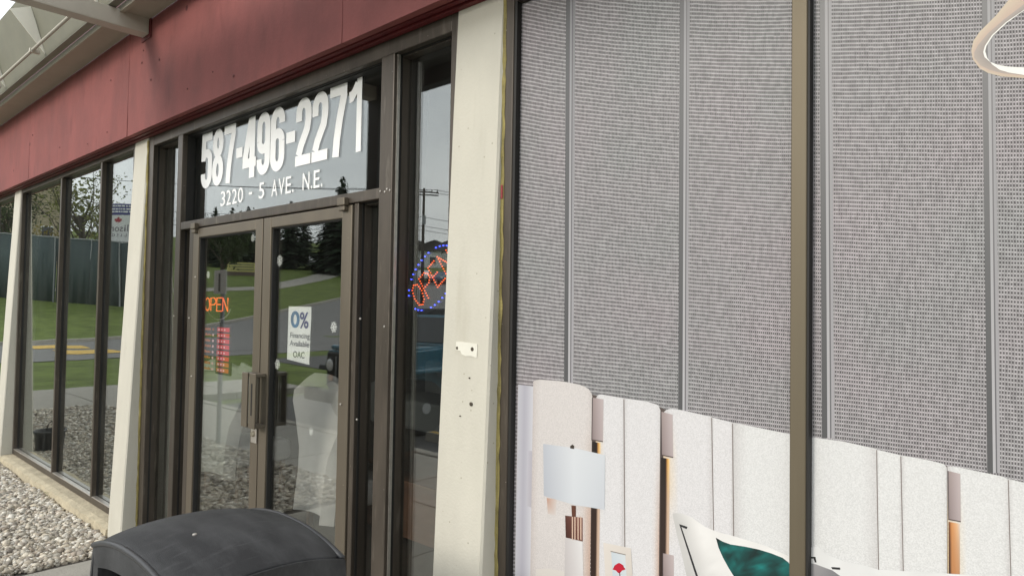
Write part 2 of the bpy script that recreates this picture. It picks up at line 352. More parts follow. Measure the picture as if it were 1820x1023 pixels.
def pebbles():
    ico = bmesh.new(); bmesh.ops.create_icosphere(ico, subdivisions=1, radius=1)
    V = np.array([v.co[:] for v in ico.verts]); Fc = np.array([[v.index for v in f.verts] for f in ico.faces]); ico.free()
    ico = bmesh.new(); bmesh.ops.create_icosphere(ico, subdivisions=2, radius=1)
    V2 = np.array([v.co[:] for v in ico.verts]); F2 = np.array([[v.index for v in f.verts] for f in ico.faces]); ico.free()
    rng = np.random.default_rng(5)
    tints = np.array([srgb(196, 188, 172), srgb(178, 168, 152), srgb(205, 200, 190), srgb(160, 148, 134), srgb(182, 172, 154), srgb(140, 132, 122), srgb(214, 208, 196), srgb(168, 162, 150)])*1.18
    vs, fs, cs = [], [], []; base = 0
    def layer(n, x0, x1, y0, y1, z, big, VV, FF):
        nonlocal base
        px = rng.uniform(x0, x1, n); py = rng.uniform(y0, y1, n)
        r = rng.gamma(9, 1/9, n)*big
        ax = np.stack([r*rng.uniform(.8, 1.35, n), r*rng.uniform(.7, 1.0, n), r*rng.uniform(.45, .75, n)], 1)
        yaw = rng.uniform(0, 6.28, n); ti = rng.normal(0, .35, n); tj = rng.normal(0, .35, n)
        for i in range(n):
            P = VV*ax[i]*(1+.10*rng.standard_normal((len(VV), 1)))
            c, s = math.cos(ti[i]), math.sin(ti[i]); P = P@np.array([[1, 0, 0], [0, c, -s], [0, s, c]])
            c, s = math.cos(tj[i]), math.sin(tj[i]); P = P@np.array([[c, 0, s], [0, 1, 0], [-s, 0, c]])
            c, s = math.cos(yaw[i]), math.sin(yaw[i]); P = P@np.array([[c, -s, 0], [s, c, 0], [0, 0, 1]])
            zz = z+rng.uniform(-.008, .012)+.018*mnoise.noise(Vector((px[i]*1.6, py[i]*1.6, 0)))
            vs.append(P+[px[i], py[i], zz]); fs.append(FF+base); base += len(VV)
            cs.append(np.repeat(tints[rng.integers(len(tints))][None]*rng.uniform(.6, 1.1), len(VV), 0))
    layer(6800, -7.4, -5.22, -1.0, -.18, .012, .0150, V2, F2)
    layer(3600, -7.4, -5.22, -1.0, -.18, .000, .018, V, Fc)
    layer(7600, -9.6, -7.4, -1.0, -.18, .010, .0160, V, Fc)
    layer(8500, -9.6, -5.22, -1.97, -1.0, .008, .0175, V, Fc)
    layer(8000, -12.7, -9.6, -1.97, -.18, .008, .0185, V, Fc)
    v = np.concatenate(vs); f = np.concatenate(fs); c = np.concatenate(cs)
    me = bpy.data.meshes.new('gravel'); me.vertices.add(len(v)); me.vertices.foreach_set('co', v.ravel())
    me.loops.add(f.size); me.loops.foreach_set('vertex_index', f.ravel().astype(np.int32))
    me.polygons.add(len(f)); me.polygons.foreach_set('loop_start', np.arange(0, f.size, 3, dtype=np.int32))
    me.update(calc_edges=True)
    me.polygons.foreach_set('use_smooth', np.ones(len(f), dtype=bool))
    at = me.color_attributes.new('ink', 'FLOAT_COLOR', 'POINT'); at.data.foreach_set('color', np.concatenate([c, np.ones((len(c), 1))], 1).ravel())
    M = vcol_mat('pebble_stone', .8, grain=.18)
    o = link('gravel', me, M); tag(o, 'pale rounded landscaping gravel in the bed below the windows', 'gravel', kind='stuff')
pebbles()

# ------------------------------------------------------------------ building
BL = thing('shop_building', 'low storefront with dull red fascia, cream tapered columns and dark bronze glazing', 'building')
ZS, ZH = .08, 2.912
# interior shell
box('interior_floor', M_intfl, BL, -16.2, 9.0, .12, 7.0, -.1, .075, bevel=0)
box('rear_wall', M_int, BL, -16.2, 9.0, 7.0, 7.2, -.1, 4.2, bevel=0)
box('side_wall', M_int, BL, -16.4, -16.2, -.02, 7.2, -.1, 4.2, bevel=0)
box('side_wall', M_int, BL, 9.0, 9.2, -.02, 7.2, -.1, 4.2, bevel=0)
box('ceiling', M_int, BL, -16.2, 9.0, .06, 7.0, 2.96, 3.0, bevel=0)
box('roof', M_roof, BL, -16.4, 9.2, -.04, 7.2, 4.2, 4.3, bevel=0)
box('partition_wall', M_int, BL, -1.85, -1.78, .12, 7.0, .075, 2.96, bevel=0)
# concrete upstand below the windows
def rough_sill(x0, x1):
    n = int((x1-x0)/.06); bm = MB(); rng = random.Random(int(x0*100))
    for i in range(n+1):
        x = x0+(x1-x0)*i/n; d = rng.uniform(-.008, .008)+.012*mnoise.noise(Vector((x*3, 1, 0)))
        h = rng.uniform(-.002, .002)
        bm.v += [(x, .12, -.1), (x, .12, ZS), (x, -.12, ZS+h), (x, -.163+d, ZS-.012+h), (x, -.170+d, .02), (x, -.17+d, -.1)]
    for i in range(n):
        for k in range(6): bm.f.append((i*6+k, i*6+(k+1) % 6, i*6+6+(k+1) % 6, i*6+6+k))
    bm.f += [tuple(range(6)), tuple(range(n*6, n*6+6))]
    return bm.build('sill', M_sill, BL)
rough_sill(-16.2, -9.15); rough_sill(-8.87, -5.535); rough_sill(-1.745, 1.77); rough_sill(2.04, 9.0)
box('threshold', M_alu, BL, -5.26, -2.01, -.075, .12, .0, .078)
# columns: tapered, front face leans out towards the foot
def yfront(z): return -.055-.036*(2.9-z)
COLX = [-12.75, -9.14, -5.53, -2.01, 1.77, 5.4]
for k, x in enumerate(COLX):
    bm = MB(); NZ = 40; W = .26 if k != 3 else .262
    for i in range(NZ+1):
        z = -.1+3.0*i/NZ; y = yfront(z); c = .008
        j = [mnoise.noise(Vector((x+q, z*2.2, q)))*.0022 for q in range(4)]
        bm.v += [(x, .12, z), (x, y+c, z), (x+c+j[0], y+j[1], z), (x+W-c+j[2], y+j[3], z), (x+W, y+c+j[2], z), (x+W, .12, z)]
    for i in range(NZ):
        for q in range(6): bm.f.append((i*6+q, i*6+(q+1) % 6, i*6+6+(q+1) % 6, i*6+6+q))
    bm.f += [tuple(range(6)), tuple(range(NZ*6, NZ*6+6))]
    c = bm.build('column', M_cream, BL)
    # crumbling joint filler beside the window frame
    if k in (2, 3):
        bm = MB(); n = 70; rng = random.Random(k)
        for i in range(n+1):
            z = .1+2.78*i/n; d = rng.uniform(0, .006)
            bm.v += [(x+W-.001, -.058-d, z), (x+W+.011+rng.uniform(-.003, .004), -.055-d*.5, z), (x+W+.009, -.03, z), (x+W-.001, -.03, z)]
        for i in range(n):
            for q in range(4): bm.f.append((i*4+q, i*4+(q+1) % 4, i*4+4+(q+1) % 4, i*4+4+q))
        f = bm.build('joint_filler', M_caulk, c)
    if k == 3:
        # bare patch left by a removed bracket, its two screws and two drilled holes
        a = on_y(812, 607, yfront(1.6)); e = on_y(849, 634, yfront(1.6))
        bm = MB(); zc = (a[2]+e[2])/2; yc = yfront(zc)
        rng = random.Random(4); ring = []
        for (u, v) in ((0, 1), (.3, 1.02), (.7, .98), (1, .93), (1.02, .5), (1, -.05), (.75, .03), (.5, 0), (.3, .12), (.22, .35), (0, .4)):
            X = a[0]+u*(e[0]-a[0]); Z = e[2]+v*(a[2]-e[2]); ring.append((X, yfront(Z)-.0035, Z))
        ring2 = [(p[0], p[1]+.004, p[2]) for p in ring]
        n = len(ring); bm.v = ring+ring2; bm.f = [tuple(range(n))]+[(i, (i+1) % n, n+(i+1) % n, n+i) for i in range(n)]
        bm.build('bare_patch', mat('bare_plaster', (.70, .68, .60), .8, var=.08), c)
        for (px, py, r) in ((814, 618, .006), (841, 620, .008), (841, 717, .0075), (837, 671, .003), (822, 738, .0025)):
            p = on_y(px, py, yfront(1.6)); p[1] = yfront(p[2])-.003
            bm = MB(); m_ = 9
            bm.lathe([(r*.9, .004), (r, -.0015), (r*.5, -.003)], p, 'y', 9).build('screw_hole', mat('rusty_screw', (.06, .045, .03), .7, var=.4, scale=200), c)
        # smear of red paint on the edge
        p = on_y(899, 338, -.06)
        bm = MB().box(x+W+.001, x+W+.010, -.0625, -.058, p[2]-.03, p[2]+.022); bm.build('red_paint_smear', mat('red_smear', (.32, .04, .05), .6, var=.4, scale=60), c, .003)

# fascia: board panels with open seams, trim strips beneath
FX = [-16.4, -13.6, -10.9, -8.147, -5.415, -2.68, .05, 2.8, 5.5, 9.2]
for i, (a, c) in enumerate(zip(FX, FX[1:])):
    g = .0025
    bm = MB(); nx, nz = 14, 6
    # slightly buckled sheet
    fr = [[(a+g+(c-a-2*g)*u/nx, -.15+.003*mnoise.noise(Vector((a+u*.4, v*.7, i))), ZH+.002+(.752)*v/nz) for u in range(nx+1)] for v in range(nz+1)]
    for row in fr: bm.v += row
    N1 = nx+1
    bk = len(bm.v)
    for row in fr: bm.v += [(p[0], -.115, p[2]) for p in row]
    for v in range(nz):
        for u in range(nx):
            bm.f.append((v*N1+u, v*N1+u+1, (v+1)*N1+u+1, (v+1)*N1+u)); bm.f.append((bk+v*N1+u, bk+(v+1)*N1+u, bk+(v+1)*N1+u+1, bk+v*N1+u+1))
    for u in range(nx):
        bm.f.append((u, bk+u, bk+u+1, u+1)); t = nz*N1; bm.f.append((t+u, t+u+1, bk+t+u+1, bk+t+u))
    for v in range(nz):
        bm.f.append((v*N1, (v+1)*N1, bk+(v+1)*N1, bk+v*N1)); t = nx; bm.f.append((v*N1+t, bk+v*N1+t, bk+(v+1)*N1+t, (v+1)*N1+t))
    bm.build('fascia_panel', M_red, BL)
box('fascia_backing', M_redtrim, BL, -16.4, 9.2, -.112, -.03, ZH+.012, 4.15, bevel=0)
box('fascia_trim', M_redtrim, BL, -16.4, 9.2, -.110, -.088, ZH-.004, ZH+.010, bevel=.002)
box('fascia_trim', M_redtrim, BL, -16.4, 9.2, -.080, -.052, ZH-.012, ZH+.011, bevel=.002)
box('parapet', M_red, BL, -16.4, 9.2, -.10, -.04, 4.152, 4.34, bevel=.004)
# popped fixings in the fascia
for (px, py) in ((197, 143), (268, 142), (333, 158), (283, 106), (255, 90), (252, 112), (58, 240), (156, 256), (190, 235), (378, 128), (415, 135), (106, 262)):
    p = on_y(px, py, -.152); r = random.uniform(.0025, .0055)
    MB().lathe([(r*1.8, .003), (r*1.5, -.0015), (r*.6, -.003), (r*.5, .001)], p, 'y', 9).build('fixing', mat('fixing_rust', (.13, .036, .034), .7, var=.5, scale=150), BL)

def member(name, par, x0, x1, z0, z1, y0=-.05, y1=.05, mt=None, bv=.004): return box(name, mt or M_bronze, par, x0, x1, y0, y1, z0, z1, bevel=bv)
def pane(par, x0, x1, z0, z1, y, g, name='glass_pane'): return box(name, g, par, x0, x1, y-.003, y+.003, z0, z1, bevel=0)
def part(name, mt, *b, bevel=.004, label=None):
    o = box(name, mt, BL, *b, bevel=bevel)
    if label: o['label'] = label
    return o
def window_bay(x0, x1, mull, gy, g, mt=M_bronze):
    """frame of one bay: head, sill rail and jambs as one part, mullions and panes as its sub-parts"""
    bm = MB(); bm.box(x0, x0+.036, -.05, .05, ZS, ZH-.002); bm.box(x1-.036, x1, -.05, .05, ZS, ZH-.002)
    bm.box(x0+.036, x1-.036, -.048, .05, ZH-.05, ZH-.002); bm.box(x0+.036, x1-.036, -.048, .05, ZS, ZS+.05)
    fr = bm.build('window_frame', mt, BL, .004)
    box('glazing_bead', M_black, fr, x0+.036, x0+.045, gy-.012, gy+.012, ZS+.05, ZH-.05, bevel=0)
    ed = [x0+.036]
    for a in mull:
        member('mullion', fr, a-.018, a+.018, ZS+.05, ZH-.05, -.05, .05, mt)
        box('glazing_bead', M_black, fr, a+.018, a+.024, gy-.012, gy+.012, ZS+.05, ZH-.05, bevel=0)
        box('sill_bead', M_alu, fr, ed[-1], a-.018, -.047, gy-.006, ZS+.05, ZS+.058, bevel=.002)
        ed += [a-.018, a+.018]
    box('sill_bead', M_alu, fr, ed[-1], x1-.036, -.047, gy-.006, ZS+.05, ZS+.058, bevel=.002)
    ed.append(x1-.036)
    for i in range(0, len(ed), 2): pane(fr, ed[i], ed[i+1], ZS+.05, ZH-.05, gy, g)
    return fr
window_bay(-8.875, -5.535, [-7.415, -6.295], -.004, G_left)
window_bay(-12.485, -9.145, [-11.4, -10.28], -.004, G_left)
window_bay(-16.2, -12.755, [-15.0, -13.9], -.004, G_left)
window_bay(2.035, 5.395, [3.1, 4.25], -.004, G_left)
window_bay(5.665, 9.0, [6.8, 7.9], -.004, G_left)

# entrance screen
ES = MB(); ES.box(-5.265, -5.18, -.05, .05, ZS, ZH-.002); ES.box(-2.048, -2.012, -.05, .05, ZS, ZH-.002)
ES.box(-5.18, -2.048, -.048, .05, ZH-.078, ZH-.002)
ES.box(-4.745, -4.67, -.052, .052, ZS, ZH-.078); ES.box(-2.509, -2.415, -.052, .052, ZS, ZH-.078)
ES.box(-4.67, -2.509, -.05, .05, 2.197, 2.247)
ES.box(-4.535, -4.477, -.045, .05, ZS, 2.197); ES.box(-2.712, -2.678, -.040, .05, ZS, 2.197)
ES.box(-5.18, -4.745, -.048, .05, ZS, ZS+.06); ES.box(-2.415, -2.048, -.048, .05, ZS, ZS+.06)
ES.box(-4.67, -4.535, -.048, .05, ZS, ZS+.06); ES.box(-2.678, -2.509, -.048, .05, ZS, ZS+.06)
SCR = ES.build('entrance_frame', M_bronze, BL, .004)
def beads(x0, x1, z0, z1, gy):
    """black rebate round a pane, stepped behind the frame face"""
    bm = MB(); t = .004
    bm.box(x0, x0+t, -.02, gy+.01, z0, z1); bm.box(x1-t, x1, -.02, gy+.01, z0, z1); bm.box(x0+t, x1-t, -.02, gy+.01, z1-t, z1); bm.box(x0+t, x1-t, -.02, gy+.01, z0, z0+t)
    bm.build('glazing_bead', M_black, SCR, .002)
    bm = MB(); bm.box(x0+t+.0005, x0+t+.002, -.008, gy+.004, z0+t, z1-t); bm.box(x0+t+.002, x1-t, -.008, gy+.004, z1-t-.006, z1-t)
    bm.build('glazing_strip', M_black if x0 < -4.6 and x1 > -3 else M_bronze, SCR)
GY = .030
for (a, c, z0, z1) in ((-5.18, -4.745, ZS+.06, ZH-.078), (-4.67, -2.509, 2.247, ZH-.078), (-2.415, -2.048, ZS+.06, ZH-.078), (-4.67, -4.535, ZS+.06, 2.197), (-2.678, -2.509, ZS+.06, 2.197)):
    pane(SCR, a+.006, c-.006, z0+.006, z1-.006, GY, G_door); beads(a, c, z0, z1, GY)
box('bright_weather_strip', M_alu, SCR, -2.4145, -2.409, -.036, -.022, ZS+.06, ZH-.08, bevel=0)
# small pivots and fixing screws of the frame
for (x, z) in ((-4.425, 2.197), (-2.775, 2.200)):
    bm = MB().box(x-.03, x+.03, -.075, -.045, z-.012, z+.026).box(x-.024, x+.024, -.07, -.046, z-.036, z-.014); bm.build('door_pivot', M_bronze_lt, SCR, .004)
for (px, py) in ((347, 492), (336, 565), (340, 668), (309, 561), (683, 580), (605, 718), (693, 338), (640, 566), (634, 745), (684, 341), (676, 340), (688, 336)):
    p = on_y(px, py, -.0535)
    MB().lathe([(.005, .004), (.005, -.0015), (.003, -.003)], p, 'y', 8).build('screw', M_alu, SCR)
# two door leaves
def leaf(x0, x1, side):
    bm = MB(); z0, z1 = ZS+.012, 2.19; y0, y1 = -.048, -.003; st = .082
    bm.box(x0, x0+st, y0, y1, z0, z1); bm.box(x1-st, x1, y0, y1, z0, z1)
    bm.box(x0+st, x1-st, y0+.001, y1, z1-.058, z1); bm.box(x0+st, x1-st, y0+.001, y1, z0, z0+.16)
    d = bm.build('door', M_bronze_lt, BL, .004); d['label'] = 'left glazed leaf of the double door' if side < 0 else 'right glazed leaf of the double door'
    pane(d, x0+st-.006, x1-st+.006, z0+.155, z1-.052, -.016, G_door)
    bm = MB(); t = .006; a, c, e, f = x0+st, x1-st, z0+.16, z1-.058
    bm.box(a, a+t, -.038, -.008, e, f); bm.box(c-t, c, -.038, -.008, e, f); bm.box(a+t, c-t, -.038, -.008, f-t, f)
    bm.build('glazing_bead', M_black, d, .002)
    return d
DL = leaf(-4.471, -3.566, -1); DR = leaf(-3.556, -2.718, 1)
# pull handle, lock plate
for d, xa, xb, slot in ((DL, -3.632, -3.568, False), (DR, -3.550, -3.480, True)):
    bm = MB().box(xa, xb, -.112, -.102, 1.05, 1.345).box(xa+.002, xb-.002, -.102, -.048, 1.325, 1.343).box(xa+.002, xb-.002, -.102, -.048, 1.052, 1.07)
    h = bm.build('handle', M_bronze_lt, d, .003)
    if slot: box('finger_slot', M_black, d, (xa+xb)/2-.008, (xa+xb)/2+.004, -.1135, -.1115, 1.12, 1.29, bevel=0)
box('lock_plate', M_alu, DL, -3.628, -3.567, -.0545, -.0482, .955, 1.035, bevel=.004)
MB().lathe([(.016, .005), (.016, -.006), (.012, -.012)], (-3.598, -.054, 1.005), 'y', 16).build('lock_cylinder', mat('brass', (.4, .36, .28), .35, metal=.8), DL)

# right-hand display window: frame, mullions, panes
bm = MB(); bm.box(-1.742, -1.700, -.055, .05, ZS, ZH-.002); bm.box(1.728, 1.768, -.055, .05, ZS, ZH-.002)
bm.box(-1.70, 1.728, -.053, .05, ZH-.06, ZH-.002); bm.box(-1.70, 1.728, -.053, .05, ZS, ZS+.05)
RW = bm.build('window_frame', M_bronze, BL, .004); RW['label'] = 'frame of the display window with the bedroom print'
for a in (-.6635, .37, 1.40):
    member('mullion', RW, a-.021, a+.021, ZS+.05, ZH-.06, -.056, .05, M_mull, .003)
    box('glazing_bead', M_black, RW, a+.021, a+.0265, -.052, -.02, ZS+.05, ZH-.06, bevel=0)
box('glazing_bead', M_black, RW, -1.70, -1.688, -.050, -.02, ZS+.05, ZH-.06, bevel=0)
GR = glass('display_glass', (.5, .5, .5), .05)
EDG = [(-1.688, -.6845), (-.637, .349), (.3965, 1.379), (1.4265, 1.728)]
for a, c in EDG: pane(RW, a, c, ZS+.05, ZH-.06, -.022, GR)

# ------------------------------------------------------------------ canopy
CN = thing('entrance_canopy', 'beige steel canopy with square beams projecting above the red fascia', 'canopy')
for x in (-5.08, -1.5, 2.1, 5.7): box('beam', M_beam, CN, x-.055, x+.055, -1.70, -.158, 3.562, 3.678, bevel=.006)
for x in (-5.08, -1.5, 2.1, 5.7): box('beam_plate', M_redtrim, CN, x-.085, x+.085, -.1585, -.1530, 3.535, 3.70, bevel=.002)
M_postd = mat('shaded_post', (.035, .032, .028), .6, var=.2)  # post and front beam colour darkened for their backlit, shaded side
box('front_beam', M_postd, CN, -5.16, 8.5, -1.80, -1.70, 3.545, 3.688, bevel=.006)
for x in (-5.08, 2.1): box('post', M_postd, CN, x-.08, x+.08, -1.835, -1.702, -.02, 3.545, bevel=.006)
box('deck', mat('deck_underside_shade', (.05, .047, .04), .8, var=.15), CN, -5.16, 8.5, -1.80, -1.08, 3.690, 3.725, bevel=0)  # near-black colour carries the shade under the deck
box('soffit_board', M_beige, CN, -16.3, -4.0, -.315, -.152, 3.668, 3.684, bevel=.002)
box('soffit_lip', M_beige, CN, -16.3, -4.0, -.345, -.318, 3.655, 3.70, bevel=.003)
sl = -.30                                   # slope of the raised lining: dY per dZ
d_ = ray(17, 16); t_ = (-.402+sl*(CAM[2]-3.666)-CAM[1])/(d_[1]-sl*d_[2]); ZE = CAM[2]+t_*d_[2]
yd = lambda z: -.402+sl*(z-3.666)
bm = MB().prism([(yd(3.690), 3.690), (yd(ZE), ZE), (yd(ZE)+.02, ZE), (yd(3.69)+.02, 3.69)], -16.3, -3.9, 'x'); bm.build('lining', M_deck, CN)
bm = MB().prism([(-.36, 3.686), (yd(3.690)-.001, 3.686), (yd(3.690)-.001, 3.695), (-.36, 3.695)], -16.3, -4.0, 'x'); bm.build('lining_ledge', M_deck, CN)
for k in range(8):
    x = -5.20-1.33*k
    MB().prism([(-.405, 3.70), (-.524, 4.065), (-.661, 4.0)], x-.004, x+.004, 'x').build('sun_wedge_plate', mat('sun_wedge_pale', (.8, .77, .68), .55, var=.06), CN)  # added plates: bright sun wedges given as solid shape and pale colour
d_ = ray(68, 80); t_ = (-6.36-CAM[0])/d_[0]; pp = CAM+t_*d_
MB().tube([(-16.2, pp[1], pp[2]), (-5.0, pp[1], pp[2])], .012, 10).build('conduit', M_beam, CN, smooth=True)
for k in range(8): box('conduit_clip', M_beam, CN, -5.20-1.33*k-.02, -5.20-1.33*k+.012, pp[1]-.02, pp[1]+.05, pp[2]-.02, pp[2]+.014, bevel=.002)

# ------------------------------------------------------------------ lettering and notices on the glass
LT = thing('phone_number_lettering', 'bold white phone number lettering on the transom glass above the doors', 'lettering', (-3.7, .02, 2.46))
chars = '587-496-2271'
pxs = [(358, 377, 290), (377.5, 397, 282), (398, 418, 275), (420, 431, 268), (432, 455.5, 262), (457, 480, 252), (481, 506, 243), (509, 524.5, 240), (526, 553, 230), (555, 583, 220), (586, 616, 210), (620.5, 643, 202)]
pxs = [(on_y(a, y, .026)[0], on_y(e, y, .026)[0]) for a, e, y in pxs]
def arc(cx, cy, rx, ry, a0, a1, n=14): return [(cx+rx*math.cos(R_(a0+(a1-a0)*i/n)), cy+ry*math.sin(R_(a0+(a1-a0)*i/n))) for i in range(n+1)]
def ribbon(bm, path, t, y, x0, z0, closed=False, tt=None):
    """flat stroke of width t (tt for level runs) along a 2-D path, as cut vinyl 0.2 mm thick"""
    n = len(path); i0 = len(bm.v); L = []
    for k in range(n):
        p = path[k]; a_ = path[(k-1) % n] if (k or closed) else path[0]; c_ = path[(k+1) % n] if (k < n-1 or closed) else path[-1]
        def nd(u, v):
            d = math.hypot(v[0]-u[0], v[1]-u[1]) or 1; return ((v[0]-u[0])/d, (v[1]-u[1])/d)
        d0 = nd(a_, p) if a_ != p else nd(p, c_); d1 = nd(p, c_) if c_ != p else d0
        nx_, ny_ = -(d0[1]+d1[1]), d0[0]+d1[0]; m_ = math.hypot(nx_, ny_) or 1; nx_ /= m_; ny_ /= m_
        cs_ = max(.5, -nx_*d0[1]+ny_*d0[0]); h_ = t/2/cs_; hv = (tt or t)/2/cs_
        for sg in (1, -1): L.append((x0+p[0]+sg*nx_*h_, z0+p[1]+sg*ny_*hv))
    for yy in (y-.0002, y): bm.v += [(x_, yy, z_) for x_, z_ in L]
    m_ = len(L); r_ = n if closed else n-1
    for k in range(r_):
        q = (k+1) % n; a_, b_, c_, d_ = 2*k, 2*k+1, 2*q+1, 2*q
        bm.f += [(i0+a_, i0+b_, i0+c_, i0+d_), (i0+m_+d_, i0+m_+c_, i0+m_+b_, i0+m_+a_), (i0+a_, i0+d_, i0+m_+d_, i0+m_+a_), (i0+b_, i0+m_+b_, i0+m_+c_, i0+c_)]
def digit_paths(c, W, H, t, h):
    """centre lines of condensed bold figures: W wide, H tall, t stroke, h level stroke"""
    l, r, m = t/2, W-t/2, W/2; rx = m-l; ry = rx*1.15; lo, hi = h/2, H-h/2
    six = [arc(m, H*.33, rx, H*.33-lo, 0, 360, 28)[:-1]]
    if c == '1': return [[(W-t*.55, 0), (W-t*.55, H)], [(0, H*.765), (W*.22, H*.775), (W*.42, H*.83), (W-t*.9, H*.92)]]
    if c == '2': return [[(l, H*.66), (l, hi-ry)]+arc(m, hi-ry, rx, ry, 180, 0)[1:]+[(r, H*.66), (r-W*.08, H*.52), (l+W*.16, H*.29), (l+W*.02, h)], [(0, lo), (W, lo)]]
    if c == '4': return [[(W*.70, 0), (W*.70, H)], [(W*.60, H*.97), (t*.42, H*.29)], [(0, H*.25), (W, H*.25)]]
    if c == '5': return [[(W*.96, hi), (l+t*.35, hi)], [(l+t*.1, H), (l, H*.50)], [(l, H*.50)]+arc(m, H*.50, rx, H*.13, 165, 0, 10)+[(r, lo+ry)]+arc(m, lo+ry, rx, ry, 0, -180)[1:]+[(l, H*.27)]]
    if c == '6': return [[(r, H*.74), (r, hi-ry)]+arc(m, hi-ry, rx, ry, 0, 180)[1:]+[(l, lo+ry)]+arc(m, lo+ry, rx, ry, 180, 360)[1:]+[(r, H*.46)], arc(m, H*.46, rx, H*.13, 0, 165, 10)]
    if c == '9': return [[(W-x_, H-y_) for x_, y_ in p] for p in digit_paths('6', W, H, t, h)]
    if c == '7': return [[(0, hi), (W, hi)], [(r+t*.1, H-h*.9), (W*.60, H*.52), (W*.46, H*.25), (W*.40, 0)]]
    if c == '8': return [arc(m, H*.745, rx*.93, H*.255-lo, 0, 360, 26)[:-1], arc(m, H*.275, rx, H*.275-lo, 0, 360, 26)[:-1]]
for c, (a, e) in zip(chars, pxs):
    bm = MB()
    if c == '-': ribbon(bm, [(0, .17), (e-a, .17)], .062, .0262, a, 2.462)
    else:
        W = e-a; t = W*.385
        for k, pth in enumerate(digit_paths(c, W, .364, t, .056)): ribbon(bm, pth, t, .0262-.00025*k, a, 2.462, closed=(c == '8'), tt=.056)
    bm.build('digit', M_vinyl, LT)
AD = thing('address_lettering', 'thin white street address lettering under the phone number', 'lettering', (-3.7, .02, 2.33))
ax = -4.258; seq = [('3', .085), ('2', .085), ('2', .085), ('0', .085), (' ', .06), ('-', .055), (' ', .07), ('5', .085), (' ', .075), ('A', .085), ('V', .085), ('E', .075), ('.', .018), (' ', .085), ('N', .09), ('.', .018), ('E', .075), ('.', .018)]
tot = sum(w_ for _, w_ in seq)+.018*len(seq); k_ = (4.258-3.082)/tot
for c, w_ in seq:
    e = ax+w_*k_
    if c == '-': text_mesh('character', c, ax, e, 2.362, 2.376, .0262, M_vinyl, AD)
    elif c == '.': text_mesh('character', c, ax, e, 2.325, 2.343, .0262, M_vinyl, AD)
    elif c != ' ': text_mesh('character', c, ax, e, 2.325, 2.418, .0262, M_vinyl, AD, bold=.006)
    ax = e+.018*k_
PO = thing('financing_poster', 'small white poster with blue percent offer taped inside the right door', 'poster', (-3.28, -.011, 1.42))
a = [on_y(x_, y_, -.0110) for x_, y_ in ((513, 544), (553, 545), (549, 648), (510, 638))]
bm = MB(); n_ = 10
for i in range(n_+1):
    t = i/n_; L = a[0]+(a[3]-a[0])*t; Rr = a[1]+(a[2]-a[1])*t; o_ = .002*math.sin(t*7)
    bm.v += [(L[0], -.0105, L[2]), (Rr[0], -.0105+abs(o_), Rr[2]), (L[0], -.0098, L[2]), (Rr[0], -.0098+abs(o_), Rr[2])]
for i in range(n_):
    bm.f += [(i*4, i*4+1, i*4+5, i*4+4), (i*4+2, i*4+6, i*4+7, i*4+3)]
bm.build('sheet', mat('poster_paper', (.86, .87, .85), .6, var=.03), PO)
M_pb = mat('poster_blue', (.01, .15, .33), .5, var=.5, scale=12); M_pv = mat('poster_violet', (.035, .04, .20), .5, var=.3, scale=12); M_pk = mat('poster_grey', (.075, .085, .095), .5, var=.05)
def ptxt(s, c0, c1, mt, bold=0, nm='print'):
    p0 = on_y(*c0, -.0112); p1 = on_y(*c1, -.0112); text_mesh(nm, s, p0[0], p1[0], p1[2], p0[2], -.0108, mt, PO, bold=bold, extr=.0003)
ptxt('0', (517, 552), (532, 583), M_pb, .03); ptxt('%', (533, 554), (548, 584), M_pv, .02)
ptxt('Financing', (516, 590), (550, 605), M_pk, .01); ptxt('Available', (515, 604), (549, 617), M_pk, .01); ptxt('OAC', (521, 623), (541, 637), M_pk, .015)
# snowflake stickers: one shape, six places
def flake_mesh():
    bm = MB()
    for k in range(6):
        t = k*math.pi/3; c, s_ = math.cos(t), math.sin(t)
        rot = lambda u, v: (u*c-v*s_, 0, u*s_+v*c)
        bm.poly([rot(0, -.0035), rot(.030, -.0028), rot(.034, 0), rot(.030, .0028), rot(0, .0035)])
        for sg in (-1, 1): bm.poly([rot(.016, 0), rot(.027, sg*.012), rot(.024, sg*.014), rot(.012, sg*.001)])
    bm.v = [(v[0], v[1]+.00002*i, v[2]) for i, v in enumerate(bm.v)]
    return bm
fl = flake_mesh().build('snowflake_sticker', M_vinyl)
fl.modifiers.new('t', 'SOLIDIFY').thickness = .0008
FL = [((370, 488), 'pale snowflake sticker near the left edge of the left door', .75), ((449, 423), 'pale snowflake sticker in the top right corner of the left door', .7), ((497, 463), 'pale snowflake sticker high on the right door beside the meeting stile', 1.0),
      ((593, 581), 'pale snowflake sticker right of the financing poster', .9), ((493, 647), 'pale snowflake sticker below left of the financing poster', .9), ((553, 766), 'small pale snowflake sticker low on the right door', .7)]
for i, ((px, py), lb, sc) in enumerate(FL):
    o = fl if i == 0 else fl.copy()
    if i: COL.objects.link(o)
    o.location = on_y(px, py, -.0112); o.location.y = -.0118; o.scale = (sc, 1, sc); o.rotation_euler = (0, .3*i, 0)
    tag(o, lb, 'sticker', 'snowflake stickers on the doors')
# shield sticker
p = on_y(484, 578, -.011); sh = [(-.03, .045), (0, .06), (.03, .045), (.03, -.03), (0, -.055), (-.03, -.03)]
SH = thing('security_sticker', 'grey shield shaped sticker beside the right door stile', 'sticker', tuple(p))
MB().prism([(p[0]+u, p[2]+v) for u, v in sh], -.0112, -.0104, 'y').build('shield', mat('sticker_grey', (.42, .43, .44), .5), SH)
MB().box(p[0]-.024, p[0]+.024, -.0117, -.0113, p[2]-.018, p[2]+.026).build('dark_field', mat('sticker_dark', (.06, .06, .065), .5), SH)

